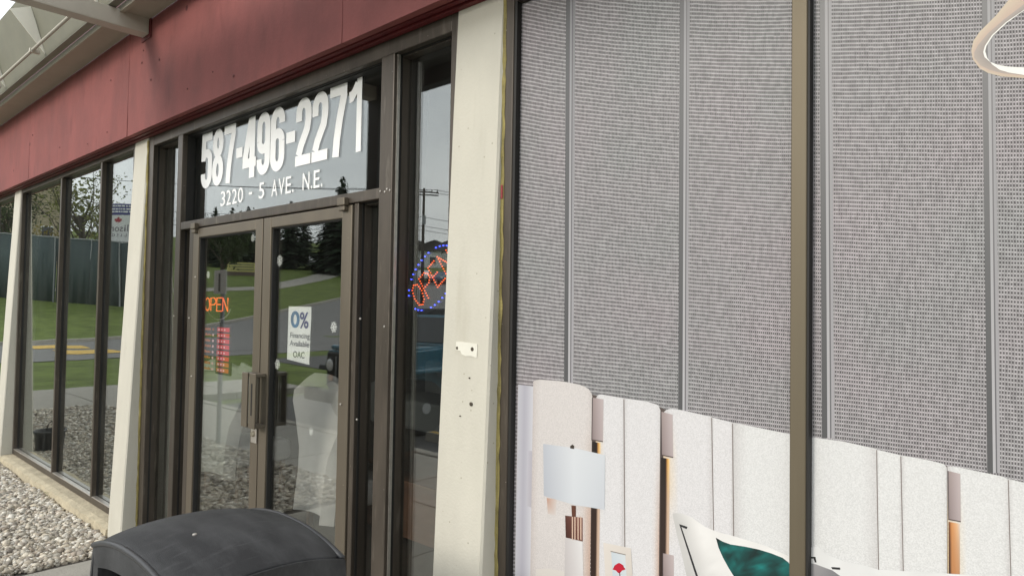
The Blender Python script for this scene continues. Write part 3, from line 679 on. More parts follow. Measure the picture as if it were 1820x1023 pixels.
# neon OPEN sign inside the left door, LED hours board below
M_neon = emit('neon_red', (1, .16, .03), 1.2); M_red_led = emit('led_red', (1, .03, .05), .3); M_or_led = emit('led_orange', (1, .22, .03), .18); M_pk_led = emit('led_pale', (1, .6, .6), .5)
STROKE = {'O': [[(.5, 0), (.15, .12), (0, .5), (.15, .88), (.5, 1), (.85, .88), (1, .5), (.85, .12), (.5, 0)]], 'P': [[(0, 0), (0, 1), (.7, 1), (1, .82), (1, .62), (.7, .48), (0, .48)]],
          'E': [[(1, 0), (0, 0), (0, 1), (1, 1)], [(0, .5), (.8, .5)]], 'N': [[(0, 0), (0, 1), (1, 0), (1, 1)]]}
NE = thing('neon_open_sign', 'thin orange neon sign spelling OPEN inside the left door', 'neon sign', (-4.45, .10, 1.6))
p0, p1 = on_y(365, 529, .06), on_y(405, 553, .06); wd = (p1[0]-p0[0]); ht = p0[2]-p1[2]
for i, c in enumerate('OPEN'):
    bm = MB()
    for st in STROKE[c]: bm.tube([(p0[0]+wd*(i*.26+.21*u), .06, p1[2]+ht*v) for u, v in st], .0042, 6)
    bm.build('neon_letter', M_neon, NE, smooth=True)
bm = MB(); bm.tube([(p0[0]+wd*.5+wd*.52*math.cos(t), .075, p1[2]+.035+.09*math.sin(t)) for t in np.linspace(math.pi*1.08, math.pi*1.92, 14)], .004, 6); bm.build('backing_hoop', M_galv, NE)
MB().tube([(p0[0]+wd*.5, .075, p0[2]+.02), (p0[0]+wd*.5, .075, 2.4)], .0018, 5).build('hanging_cord', M_trim, NE)
HB = thing('led_hours_board', 'narrow board of glowing red and orange text rows below the neon sign', 'led sign', (-4.45, .1, 1.27))
q0, q1 = on_y(358, 578, .10), on_y(405, 665, .10)
box('board', M_trim, HB, q0[0]+.215, q1[0]+.012, .104, .120, q1[2]-.01, q0[2]+.015)
nrow = 8; rh = (q0[2]-q1[2])/nrow
for r in range(nrow):
    z = q0[2]-rh*(r+.85); xr = q0[0]+.235
    box('led_row', M_red_led if r < 6 else M_or_led, HB, xr, q1[0], .1015, .1035, z, z+rh*.72, bevel=0)
    bm = MB(); rng = random.Random(r)
    for u in range(3): bm.box(xr+.02+u*.04, xr+.036+u*.04, .1000, .1012, z+rh*.2, z+rh*.5)
    bm.build('led_digits', M_pk_led, HB)
    bm = MB(); xx = q0[0]
    while xx < q0[0]+.14:
        wv = rng.uniform(.008, .02); bm.box(xx, xx+wv, .1015, .1035, z+rh*.12, z+rh*rng.uniform(.4, .6)); xx += wv+.008
    bm.build('led_text', M_or_led, HB)
    bm = MB().box(q0[0]+.165, q0[0]+.185, .1015, .1035, z+rh*.1, z+rh*.5); bm.build('led_digits', M_pk_led if r > 0 else M_or_led, HB)

# LED dot OPEN sign hung askew behind the side pane
LO = thing('led_open_sign', 'oval dotted sign with red OPEN letters and blue ring hanging askew', 'led sign', (-2.33, .12, 1.84))
M_blue_led = emit('led_blue', (.05, .08, 1), 4.5); M_dot = emit('led_dot_red', (1, .12, .02), 2.2)
ang = R_(38); cx, cz = -2.335, 1.845
def lpos(u, v): return (cx+u*math.cos(ang)-v*math.sin(ang), .12, cz+u*math.sin(ang)+v*math.cos(ang))
def dots(path, step, nm, mt, r=.0032):
    bm = MB()
    for a_, c_ in zip(path, path[1:]):
        L = math.hypot(c_[0]-a_[0], c_[1]-a_[1]); n = max(1, round(L/step))
        for k in range(n):
            p = lpos(a_[0]+(c_[0]-a_[0])*k/n, a_[1]+(c_[1]-a_[1])*k/n)
            bm.lathe([(r*.5, -r), (r, -r*.3), (r, r)], p, 'y', 6)
    return bm.build(nm, mt, LO)
bm = MB(); ring = [(lpos(.20*math.cos(t), .125*math.sin(t))) for t in np.linspace(0, 2*math.pi, 40, endpoint=False)]
bm.prism([(p[0], p[2]) for p in ring], .1245, .132, 'y'); bm.build('backboard', mat('sign_board', (.012, .012, .014), .4), LO)
for seg in ((.35, 1.15), (1.3, 2.4), (2.6, 3.0), (3.5, 4.0), (4.25, 5.2), (5.4, 6.1)):
    dots([(.185*math.cos(t), .112*math.sin(t)) for t in np.linspace(seg[0], seg[1], max(2, int((seg[1]-seg[0])*8)))], .02, 'blue_dots', M_blue_led)
for i, c in enumerate('OPEN'):
    for st in STROKE[c]: dots([(-.150+.078*i+.062*u, -.055+.11*v) for u, v in st], .0135, 'dotted_letter', M_dot, .0028)
MB().tube([lpos(0, .12), (cx-.05, .12, 2.7)], .0015, 5).build('hanging_cord', M_trim, LO)

# ------------------------------------------------------------------ printed film on the display window
def mesh_wall_mat():
    M = bpy.data.materials.new('printed_mesh_wall'); M.use_nodes = True; n = M.node_tree.nodes; l = M.node_tree.links
    b = n['Principled BSDF']; b.inputs['Roughness'].default_value = .5; b.inputs['Specular IOR Level'].default_value = .3
    t = n.new('ShaderNodeTexCoord'); s = n.new('ShaderNodeSeparateXYZ'); l.new(t.outputs['Object'], s.inputs[0])
    def mth(op, a, c=None, d=None):
        q = n.new('ShaderNodeMath'); q.operation = op
        for i, v in enumerate((a, c, d)):
            if v is None: continue
            if isinstance(v, (int, float)): q.inputs[i].default_value = v
            else: l.new(v, q.inputs[i])
        return q.outputs[0]
    v = mth('MULTIPLY', mth('MULTIPLY', mth('SUBTRACT', s.outputs['Z'], 1.45), mth('MULTIPLY_ADD', s.outputs['X'], .25, 1.175)), 1/.0108); row = mth('FLOOR', v)
    u = mth('MULTIPLY', s.outputs['X'], 1/.0056)
    wz = n.new('ShaderNodeTexNoise'); wz.inputs['Scale'].default_value = 14; wz.inputs['Detail'].default_value = 3; l.new(t.outputs['Object'], wz.inputs['Vector'])
    ws = n.new('ShaderNodeSeparateColor'); l.new(wz.outputs['Color'], ws.inputs['Color'])
    u = mth('ADD', u, mth('MULTIPLY', ws.outputs[0], 1.3)); v = mth('ADD', v, mth('MULTIPLY', ws.outputs[1], .45)); row = mth('FLOOR', v)
    fx = mth('SUBTRACT', mth('FRACT', u), .5); fz = mth('SUBTRACT', mth('FRACT', v), .5)
    d = mth('ADD', mth('POWER', mth('DIVIDE', mth('ABSOLUTE', fx), .30), 2), mth('POWER', mth('DIVIDE', mth('ABSOLUTE', fz), .44), 2))
    r = n.new('ShaderNodeValToRGB'); e = r.color_ramp.elements
    e[0].position = .35; e[0].color = (.085, .079, .083, 1); e[1].position = .78; e[1].color = (.285, .277, .284, 1)
    l.new(mth('MULTIPLY', d, .62), r.inputs['Fac'])
    hx = mth('SUBTRACT', .5, mth('ABSOLUTE', fx))
    hz_ = mth('SUBTRACT', .5, mth('ABSOLUTE', fz))
    hd_ = mth('ADD', mth('POWER', mth('DIVIDE', mth('ABSOLUTE', fx), .42), 2), mth('POWER', mth('DIVIDE', hz_, .22), 2))
    hl = mth('SUBTRACT', 1, hd_); hl.node.use_clamp = True
    rm = n.new('ShaderNodeMixRGB'); rm.inputs['Color2'].default_value = (.50, .485, .497, 1); l.new(hl, rm.inputs['Fac']); l.new(r.outputs['Color'], rm.inputs['Color1'])
    r = rm
    nz = n.new('ShaderNodeTexNoise'); nz.inputs['Scale'].default_value = 2.2; nz.inputs['Detail'].default_value = 3; l.new(t.outputs['Object'], nz.inputs['Vector'])
    c2 = n.new('ShaderNodeValToRGB'); c2.color_ramp.elements[0].color = (.93, .96, .95, 1); c2.color_ramp.elements[1].color = (1.05, 1.0, 1.02, 1); c2.color_ramp.elements[0].position = .35; c2.color_ramp.elements[1].position = .65
    l.new(nz.outputs['Fac'], c2.inputs['Fac'])
    wn = n.new('ShaderNodeTexWhiteNoise'); wn.noise_dimensions = '2D'; cv = n.new('ShaderNodeCombineXYZ'); l.new(mth('FLOOR', u), cv.inputs[0]); l.new(row, cv.inputs[1]); l.new(cv.outputs[0], wn.inputs['Vector'])
    j = mth('MULTIPLY_ADD', wn.outputs['Value'], .35, .83)
    m1 = n.new('ShaderNodeMixRGB'); m1.blend_type = 'MULTIPLY'; m1.inputs[0].default_value = 1; l.new(r.outputs['Color'], m1.inputs[1]); l.new(c2.outputs['Color'], m1.inputs[2])
    m2 = n.new('ShaderNodeMixRGB'); m2.blend_type = 'MULTIPLY'; m2.inputs[0].default_value = 1; l.new(m1.outputs['Color'], m2.inputs[1]); l.new(j, m2.inputs[2])
    l.new(m2.outputs['Color'], b.inputs['Base Color']); return M
PR = thing('window_print', 'printed film of a cream bed, lamp and grey mesh wall on the display window', 'print', (0, -.026, ZS))
YP = -.0254
MB().box(-1.694, 1.726, YP, YP+.0003, ZS+.052, ZH-.062).build('printed_wall', mesh_wall_mat(), PR)
M_ink = vcol_mat('print_ink', .42, grain=.0); M_fab = vcol_mat('print_fabric', .5, grain=.14)
KI = .74
def ink(name, verts, faces, cols, k, mt=None):
    """one printed shape: verts in photo-plane coordinates (X,Z), an own colour per vertex"""
    y = YP-.00025*k
    me = bpy.data.meshes.new(name); me.from_pydata([(p[0], y, p[1]) for p in verts], [], faces)
    at = me.color_attributes.new('ink', 'FLOAT_COLOR', 'POINT')
    for i, c in enumerate(cols): at.data[i].color = tuple(x_*KI for x_ in srgb(*c))+(1,)
    me.validate(); return link(name, me, mt or M_ink, PR)
def P2(x_, y_): p = on_y(x_, y_, YP); return (p[0], p[2])
def poly_ink(name, pts, cols, k, mt=None):
    vs = [P2(*p) for p in pts]; cs = cols if isinstance(cols, list) else [cols]*len(pts)
    bm = bmesh.new(); bv = [bm.verts.new((v[0], 0, v[1])) for v in vs]; f = bm.faces.new(bv); bm.verts.index_update()
    bmesh.ops.triangulate(bm, faces=[f]); fs = [[v.index for v in q.verts] for q in bm.faces]; bm.free()
    return ink(name, vs, fs, cs, k, mt)
def soft_ink(name, pts, colf, k, mt=None, cuts=4):
    bm = bmesh.new(); f = bm.faces.new([bm.verts.new((p[0], p[1], 0)) for p in pts]); bmesh.ops.triangulate(bm, faces=[f])
    bmesh.ops.subdivide_edges(bm, edges=bm.edges[:], cuts=cuts, use_grid_fill=True); bmesh.ops.triangulate(bm, faces=bm.faces[:]); bm.verts.index_update()
    px = [(v.co.x, v.co.y) for v in bm.verts]; fs = [[v.index for v in q.verts] for q in bm.faces]; bm.free()
    return ink(name, [P2(*p) for p in px], fs, [colf(*p) for p in px], k, mt)
def nz2(x_, y_, s_, o_=0): return mnoise.noise(Vector((x_*s_, y_*s_, o_)))
def clampc(c): return tuple(max(0, min(255, v)) for v in c)
def strip_ink(name, tops, zb, k, colf, mt=None, rows=12, cols=None):
    """panel hanging from a top curve (photo points) down to height zb"""
    vs, cs, fs = [], [], []; T = [P2(*p) for p in tops]; n = len(T)
    x0, x1 = T[0][0], T[-1][0]
    for i, (X, Z) in enumerate(T):
        for r in range(rows+1):
            t = r/rows; vs.append((X, Z+(zb-Z)*t**1.6)); cs.append(colf((X-x0)/(x1-x0), t**1.6*(Z-zb)))
    for i in range(n-1):
        for r in range(rows): a_ = i*(rows+1)+r; fs.append((a_, a_+1, a_+rows+2, a_+rows+1))
    return ink(name, vs, fs, cs, k, mt)
def interp(pts, n=14):
    xs = [p[0] for p in pts]; ys = [p[1] for p in pts]; X = np.linspace(xs[0], xs[-1], n)
    # denser near the ends
    t = np.linspace(0, 1, n); t = .5-.5*np.cos(math.pi*t); X = xs[0]+(xs[-1]-xs[0])*t
    return [(x_, float(np.interp(x_, xs, ys))) for x_ in X]
def lerp(a, b, t): return tuple(a[i]+(b[i]-a[i])*t for i in range(3))
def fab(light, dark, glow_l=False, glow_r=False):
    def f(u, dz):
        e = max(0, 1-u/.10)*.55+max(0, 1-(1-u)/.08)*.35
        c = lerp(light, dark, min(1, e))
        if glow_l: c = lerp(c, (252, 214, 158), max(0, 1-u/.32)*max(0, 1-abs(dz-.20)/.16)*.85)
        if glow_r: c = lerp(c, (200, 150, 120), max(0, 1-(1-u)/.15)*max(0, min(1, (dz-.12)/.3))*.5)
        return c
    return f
ZB = ZS+.055
LTc, DKc = (236, 234, 236), (198, 192, 192)
# pale side wall left of the bed
strip_ink('side_wall_strip', interp([(921, 683), (957, 687)]), ZB, 1, lambda u, dz: lerp((190, 188, 200), (228, 228, 234), min(1, abs(u-.35)*2)))
poly_ink('side_shadow', [(937, 800), (957, 802), (957, 905), (936, 898)], [(206, 204, 214), (176, 170, 182), (176, 168, 178), (204, 202, 210)], 2)
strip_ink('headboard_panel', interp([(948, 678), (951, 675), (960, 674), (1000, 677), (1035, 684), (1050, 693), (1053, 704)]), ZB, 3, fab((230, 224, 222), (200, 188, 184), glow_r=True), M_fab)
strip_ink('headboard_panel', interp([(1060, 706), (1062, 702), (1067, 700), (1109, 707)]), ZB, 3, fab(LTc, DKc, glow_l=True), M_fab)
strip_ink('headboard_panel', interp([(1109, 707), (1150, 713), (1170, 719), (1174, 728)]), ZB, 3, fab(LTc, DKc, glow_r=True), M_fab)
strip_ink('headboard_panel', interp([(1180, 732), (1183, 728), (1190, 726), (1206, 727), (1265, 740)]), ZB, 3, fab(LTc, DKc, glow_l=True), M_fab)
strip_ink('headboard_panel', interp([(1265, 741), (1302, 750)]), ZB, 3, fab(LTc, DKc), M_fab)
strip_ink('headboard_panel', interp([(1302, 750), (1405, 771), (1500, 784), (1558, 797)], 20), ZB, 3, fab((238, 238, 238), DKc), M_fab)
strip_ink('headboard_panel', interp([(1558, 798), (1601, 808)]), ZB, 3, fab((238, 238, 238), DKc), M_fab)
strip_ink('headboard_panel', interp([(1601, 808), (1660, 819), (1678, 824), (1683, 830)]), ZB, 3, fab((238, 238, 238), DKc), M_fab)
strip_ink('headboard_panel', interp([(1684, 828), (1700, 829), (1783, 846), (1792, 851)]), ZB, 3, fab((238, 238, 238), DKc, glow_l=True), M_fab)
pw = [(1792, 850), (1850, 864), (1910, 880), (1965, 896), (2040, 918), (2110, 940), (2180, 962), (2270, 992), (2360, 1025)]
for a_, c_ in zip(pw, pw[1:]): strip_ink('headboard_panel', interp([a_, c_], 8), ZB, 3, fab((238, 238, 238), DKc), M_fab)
for (pa, pb, pc, pd_) in (((1050, 700), (1064, 703), (1064, 1040), (1050, 1040)), ((1171, 722), (1184, 728), (1184, 1040), (1171, 1040)), ((1680, 826), (1690, 830), (1690, 1040), (1680, 1040))):
    poly_ink('shadow_gap', [pa, pb, pc, pd_], (92, 80, 76), 2)
# dark gaps with amber strip light, metal caps
for (xa, xb, ya, yt) in ((1053, 1068, 784, 700), (1175, 1191, 812, 726), (1686, 1706, 926, 832)):
    w_ = xb-xa; z1 = P2(xa, ya)[1]
    xs_ = [xa, xa+w_*.52, xa+w_*.58, xa+w_*.80, xb] if xa < 1600 else [xa, xa+w_*.15, xa+w_*.3, xa+w_*.7, xb]
    cA = [(40, 32, 30), (28, 20, 18), (110, 66, 30), (248, 190, 100), (254, 236, 196)] if xa < 1600 else [(90, 60, 42), (176, 112, 62), (224, 156, 96), (240, 190, 144), (238, 220, 204)]
    vs, cs, fs = [], [], []
    for x_, c in zip(xs_, cA):
        X = P2(x_, ya)[0]
        for r in range(9): t = r/8; vs.append((X, z1+(ZB-z1)*t**1.5)); cs.append(lerp(c, lerp(c, (214, 186, 170) if c[0] > 245 else (190, 130, 84) if c[0] > 180 else (58, 42, 36), .92), min(1, t*3.6)))
    for i in range(4):
        for r in range(8): a_ = i*9+r; fs.append((a_, a_+1, a_+10, a_+9))
    ink('light_strip', vs, fs, cs, 4)
def cap(pts): poly_ink('metal_cap', pts, [(168, 152, 150), (206, 192, 192), (196, 182, 182), (150, 134, 134)], 5); poly_ink('cap_line', [(pts[0][0]-1.5, pts[0][1]), (pts[0][0], pts[0][1]), (pts[3][0], pts[3][1]), (pts[3][0]-1.5, pts[3][1])], (70, 60, 60), 5); poly_ink('cap_foot', [(pts[3][0], pts[3][1]-2), (pts[2][0], pts[2][1]-2), pts[2], pts[3]], (92, 78, 76), 6)
cap([(1054, 706), (1073, 709), (1072, 785), (1053, 782)]); cap([(1176, 731), (1196, 736), (1197, 813), (1177, 809)]); cap([(1179, 982), (1198, 986), (1198, 1030), (1179, 1028)]); cap([(1686, 836), (1707, 841), (1708, 927), (1687, 923)])
for (x_, y_, x2) in ((1109, 709, 1111), (1265, 742, 1270), (1302, 752, 1305), (1558, 799, 1562), (1601, 810, 1606), (1792, 852, 1797)):
    poly_ink('seam_line', [(x_-.6, y_), (x_+1.0, y_), (x2+1.0, 1040), (x2-.6, 1040)], (140, 130, 126), 5)
# bedside lamp
poly_ink('lamp_shade', [(966, 788), (1020, 795), (1076, 808), (1075, 905), (1020, 896), (967, 880)], [(202, 206, 216), (232, 235, 240), (222, 226, 232), (214, 218, 226), (226, 230, 236), (196, 200, 210)], 7)
poly_ink('lamp_finial', [(1014, 792), (1018, 789), (1021, 792), (1021, 797), (1014, 796)], (70, 60, 52), 8)
poly_ink('lamp_stem', [(1016, 897), (1024, 898), (1024, 918), (1017, 917)], (104, 66, 52), 7)
poly_ink('lamp_body', [(1005, 915), (1036, 919), (1036, 961), (1006, 954)], [(96, 58, 50), (150, 104, 92), (120, 74, 62), (70, 40, 34)], 7)
for x_ in (1017, 1021.5, 1027, 1032): poly_ink('lamp_stripe', [(x_, 917), (x_+2, 917.5), (x_+2, 959), (x_, 957)], (226, 196, 176), 8)
poly_ink('lamp_base', [(1005, 955), (1036, 962), (1038, 1080), (1003, 1076)], [(214, 208, 208), (240, 238, 238), (232, 228, 228), (204, 198, 198)], 7)
poly_ink('bedside_table', [(953, 1010), (975, 1009), (1004, 1015), (1004, 1200), (953, 1200)], [(232, 226, 220)]*3+[(206, 198, 192)]*2, 6)
poly_ink('lamp_glow', [(972, 884), (990, 886), (988, 915), (974, 912)], [(204, 160, 138), (226, 214, 208), (226, 218, 214), (222, 208, 200)], 4)
# framed flower picture
poly_ink('picture_frame', [(1073, 963), (1122, 973), (1127, 1060), (1078, 1052)], [(238, 230, 222), (230, 222, 214), (220, 212, 204), (232, 224, 216)], 8)
poly_ink('picture_mount', [(1087, 979), (1112, 985), (1116, 1048), (1091, 1042)], [(214, 224, 232), (226, 232, 236), (222, 228, 232), (210, 220, 228)], 9)
poly_ink('picture_edge', [(1086, 977.5), (1113, 984), (1113, 985.5), (1086, 979.2)], (150, 140, 132), 10)
poly_ink('red_flower', [(1101+10*math.cos(t)*(1+.22*math.sin(5*t)), 1008+7.5*math.sin(t)*(1+.2*math.cos(4*t))) for t in np.linspace(0, 6.283, 22, endpoint=False)], (206, 34, 58), 10)
poly_ink('flower_stem', [(1101, 1015), (1102.5, 1015), (1106, 1044), (1104.5, 1044)], (120, 40, 50), 10)
# pillows and bedding
def pil(x_, y_):
    d = (x_-1200)-(y_-915)*.36                    # distance from the piped edge
    c = 214+34*min(1, max(0, d/34))-10*max(0, (y_-1000)/60)+8*nz2(x_, y_, .03); return clampc((c, c-2, c-4))
soft_ink('pillow', [(1196, 912), (1203, 910.5), (1214, 911.5), (1230, 918), (1254, 935), (1276, 944), (1300, 950), (1360, 968), (1410, 990), (1440, 1040), (1440, 1120), (1240, 1120), (1225, 1040), (1214, 990), (1203, 945)], pil, 11)
poly_ink('pillow_piping', [(1208, 930), (1223, 935), (1221, 939), (1212, 935), (1244, 1030), (1240, 1030)], (46, 46, 50), 12)
def teal(x_, y_):
    n_ = .62+.55*nz2(x_+.6*y_, y_-.3*x_, .035, 4)+.35*nz2(x_, y_, .10, 7)-.25*max(0, (1300-x_)/30)
    return clampc((20*n_, 118*n_+10, 114*n_+10))
soft_ink('teal_pillow', [(1273, 954), (1285, 961), (1299, 966), (1325, 970), (1349, 975), (1372, 982), (1392, 990), (1402, 998), (1407, 1006), (1420, 1050), (1410, 1100), (1330, 1090), (1306, 1024), (1296, 1008), (1286, 990), (1278, 972)], teal, 12, None, 6)
poly_ink('grey_pillow', [(1430, 998), (1450, 1001), (1480, 1012), (1505, 1030), (1520, 1110), (1425, 1110)], [(150, 148, 152), (168, 166, 168), (140, 138, 142), (120, 118, 122), (150, 148, 150), (150, 148, 150)], 12)
soft_ink('bedding', [(1437, 972), (1455, 970), (1470, 984), (1500, 996), (1540, 1004), (1562, 1011), (1620, 1014), (1708, 1019), (1820, 1030), (2400, 1120), (2400, 1500), (1430, 1400)], lambda x_, y_: clampc((240+9*nz2(x_, y_, .03, 2),)*3), 11, None, 8)
poly_ink('black_tick', [(1434, 988), (1450, 988), (1452, 998), (1449, 998), (1447, 991), (1434, 991)], (40, 40, 42), 13)
poly_ink('black_tick', [(1478, 1006), (1494, 1007), (1494, 1011), (1480, 1010)], (50, 50, 52), 13)
vs = [(-1.69, .62), (-1.69, ZB), (1.72, ZB), (1.72, .62), (-1.1, .62)]
ink('bed_front', vs, [(0, 1, 4), (1, 2, 4), (2, 3, 4)], [(214, 208, 202)]*5, 14)
# wall-panel joints of the printed wall
for (xt, xb, yb, w_) in ((1008, 1004, 683, 15), (1210, 1207, 732, 16), (1458, 1463, 778, 20), (1746, 1757, 840, 21)):
    for (a_, c_, col) in ((-.1, .38, (92, 92, 94)), (.38, .62, (196, 194, 198)), (.62, .74, (110, 108, 112)), (.74, 1.0, (178, 176, 180))):
        poly_ink('panel_joint', [(xt+w_*a_, -60), (xt+w_*c_, -60), (xb+w_*c_, yb), (xb+w_*a_, yb)], [lerp(col, (110, 110, 114), .55)]*2+[col]*2, 1)
for xx in (.42, .95, 1.48):
    vs = []; 
    for (a_, c_, col) in ((0, .012, (92, 92, 94)), (.012, .020, (196, 194, 198)), (.020, .024, (110, 108, 112)), (.024, .032, (178, 176, 180))):
        ink('panel_joint', [(xx+a_, ZH-.07), (xx+c_, ZH-.07), (xx+c_, 1.0), (xx+a_, 1.0)], [(0, 1, 2, 3)], [col]*4, 1)
# printed ring lamp
def ringpts(l_): return [(1360+x_*.2932, y_*.2932) for x_, y_ in l_]
outer = ringpts([(1600, -110), (1478, 0), (1400, 95), (1300, 195), (1262, 250), (1250, 310), (1258, 360), (1300, 415), (1350, 443), (1430, 464), (1569, 475), (1800, 470)])
mid = ringpts([(1680, -60), (1569, 28), (1450, 118), (1350, 205), (1290, 275), (1268, 318), (1268, 350), (1306, 398), (1360, 425), (1440, 446), (1569, 458), (1800, 452)])
inn = ringpts([(1720, -30), (1569, 62), (1462, 135), (1375, 215), (1332, 280), (1322, 318), (1330, 348), (1362, 376), (1410, 395), (1470, 405), (1569, 411), (1800, 405)])
edge = ringpts([(1725, -25), (1569, 66), (1466, 140), (1382, 218), (1342, 280), (1334, 312), (1346, 352), (1376, 392), (1420, 424), (1480, 442), (1569, 456), (1800, 450)])
vs, cs, fs = [], [], []
for o_, m_, i_ in zip(outer, mid, inn):
    vs += [P2(*o_), P2(*m_), P2(*m_), P2(*i_)]; cs += [(210, 192, 166), (198, 170, 152), (172, 158, 148), (148, 138, 132)]
for k in range(len(outer)-1):
    for q in (0, 2): fs.append((k*4+q, k*4+q+1, k*4+5+q, k*4+4+q))
ink('ring_lamp', vs, fs, cs, 3)
vs, cs, fs = [], [], []
for i_, e_ in zip(inn, edge): vs += [P2(*i_), P2(*e_)]; cs += [(255, 254, 248)]*2
for k in range(len(inn)-1): fs.append((k*2, k*2+1, k*2+3, k*2+2))
ink('ring_lamp_glow', vs, fs, cs, 4)

# ------------------------------------------------------------------ litter bin by the entrance
BX0, BX1, BY0, BY1, ZR = -2.285, -1.672, -1.222, -.758, 1.018
BN = thing('litter_bin', 'black plastic litter bin with domed hood standing before the doors', 'bin', ((BX0+BX1)/2, (BY0+BY1)/2, 0))
def sup(t, n): return math.copysign(abs(t)**n, t)
def bz(u, v): return ZR+.050*(1-abs(u)**2.2)+.034*(1-abs(v)**2.2)-.016
bm = MB(); NU, NV = 28, 22
# hood: domed top with rounded rim, then a skirt
def plan(u, v): return ((BX0+BX1)/2+(BX1-BX0)/2*u, (BY0+BY1)/2+(BY1-BY0)/2*v)
for j in range(NV+1):
    for i in range(NU+1):
        u = -1+2*i/NU; v = -1+2*j/NV
        # pull corners in for rounded plan
        k = 1-.045*(abs(u)**8)*(abs(v)**8)
        x, y = plan(u*k, v*k); bm.v.append((x, y, bz(u, v)))
for j in range(NV):
    for i in range(NU): a = j*(NU+1)+i; bm.f.append((a, a+1, a+NU+2, a+NU+1))
o = bm.build('hood_top', M_bin, BN, smooth=True)
sm = o.modifiers.new('s', 'SOLIDIFY'); sm.thickness = .012; sm.offset = -1
bv = o.modifiers.new('b', 'BEVEL'); bv.width = .008; bv.segments = 3; bv.limit_method = 'ANGLE'; bv.angle_limit = R_(50)
# side skirts follow the dome edge down to the body; -Y and +Y sides have the mouth
def skirt(pts_top, z_bot, inset, nm):
    b2 = MB(); cx_, cy_ = (BX0+BX1)/2, (BY0+BY1)/2
    for (x, y, z) in pts_top:
        b2.v += [(x, y, z-.004), (cx_+(x-cx_)*(1+inset), cy_+(y-cy_)*(1+inset), z_bot)]
    for k in range(len(pts_top)-1): b2.f.append((2*k, 2*k+1, 2*k+3, 2*k+2))
    q = b2.build(nm, M_bin, BN); s_ = q.modifiers.new('s', 'SOLIDIFY'); s_.thickness = .012; s_.offset = -1; return q
rng_u = [-.985+1.97*i/24 for i in range(25)]
edge_r = [plan(.985, v)+(bz(1, v),) for v in rng_u]; edge_l = [plan(-.985, v)+(bz(-1, v),) for v in rng_u]
skirt(edge_r, .78, .05, 'hood_side'); skirt(edge_l[::-1], .78, .05, 'hood_side')
# street-side gable: arch frame with an open mouth
for sy, nm in ((-1, 'hood_gable'), (1, 'hood_gable')):
    b2 = MB(); y0 = plan(0, sy*.985)[1]; y1 = y0+sy*.022
    outer_ = []; inner_ = []
    for i in range(25):
        u = -.985+1.97*i/24; X, _ = plan(u, 0); Z = bz(u, sy)-.006; outer_.append((X, Z))
        ui = u*.80; Xi, _ = plan(ui, 0); Zi = min(bz(ui, sy)-.07, ZR+.02-.10*abs(ui)**4); inner_.append((Xi, Zi))
    outer_ = [(outer_[0][0], .78)]+outer_+[(outer_[-1][0], .78)]; inner_ = [(inner_[0][0], .83)]+inner_+[(inner_[-1][0], .83)]
    n = len(outer_)
    for (p, q) in zip(outer_, inner_): b2.v += [(p[0], y0, p[1]), (q[0], y0+sy*.004, q[1]), (q[0], y0-sy*.05, q[1]-.012)]
    for k in range(n-1):
        b2.f += [(3*k, 3*k+1, 3*k+4, 3*k+3), (3*k+1, 3*k+2, 3*k+5, 3*k+4)]
    k = n-1; b2.f.append((0, 3*k, 3*k+1, 1))
    g = b2.build(nm, M_bin, BN, smooth=False); s_ = g.modifiers.new('s', 'SOLIDIFY'); s_.thickness = .006
    b3 = MB(); b3.tube([(p[0], y0-sy*.002, p[1]+.004) for p in outer_[1:-1]], .0085, 8); b3.build('hood_lip', M_binlip, BN, smooth=True)
    b4 = MB(); b4.box(plan(-.78, 0)[0], plan(.78, 0)[0], min(y0-sy*.060, y0-sy*.066), max(y0-sy*.060, y0-sy*.066), .80, ZR+.0); b4.build('mouth_hollow', M_bindark, BN)  # near-black panel, the dark hollow of the mouth put into its colour
    b5 = MB(); b5.tube([(p[0]*.96+.04*(BX0+BX1)/2, y0-sy*.045, p[1]-.05) for p in inner_[2:-2]], .006, 6); b5.build('mouth_rim', M_binlip, BN, smooth=True)
cxx, cyy = (BX0+BX1)/2, (BY0+BY1)/2
b2 = MB(); hw, hd = (BX1-BX0)/2*1.04, (BY1-BY0)/2*1.04
for z, k in ((.02, .84), (.06, .86), (.74, .98), (.785, 1.03), (.80, 1.03)):
    b2.v += [(cxx-hw*k, cyy-hd*k, z), (cxx+hw*k, cyy-hd*k, z), (cxx+hw*k, cyy+hd*k, z), (cxx-hw*k, cyy+hd*k, z)]
for r in range(4):
    for q in range(4): b2.f.append((r*4+q, r*4+(q+1) % 4, r*4+4+(q+1) % 4, r*4+4+q))
b2.f += [(3, 2, 1, 0)]
b2.build('body', M_bin, BN, .02, seg=3)
MB().lathe([(.006, -.002), (.006, .0015), (.004, .003)], (-1.925, -1.075, bz((-1.925-cxx)/((BX1-BX0)/2), (-1.075-cyy)/((BY1-BY0)/2))+.001), 'z', 12).build('rivet', M_alu, BN)

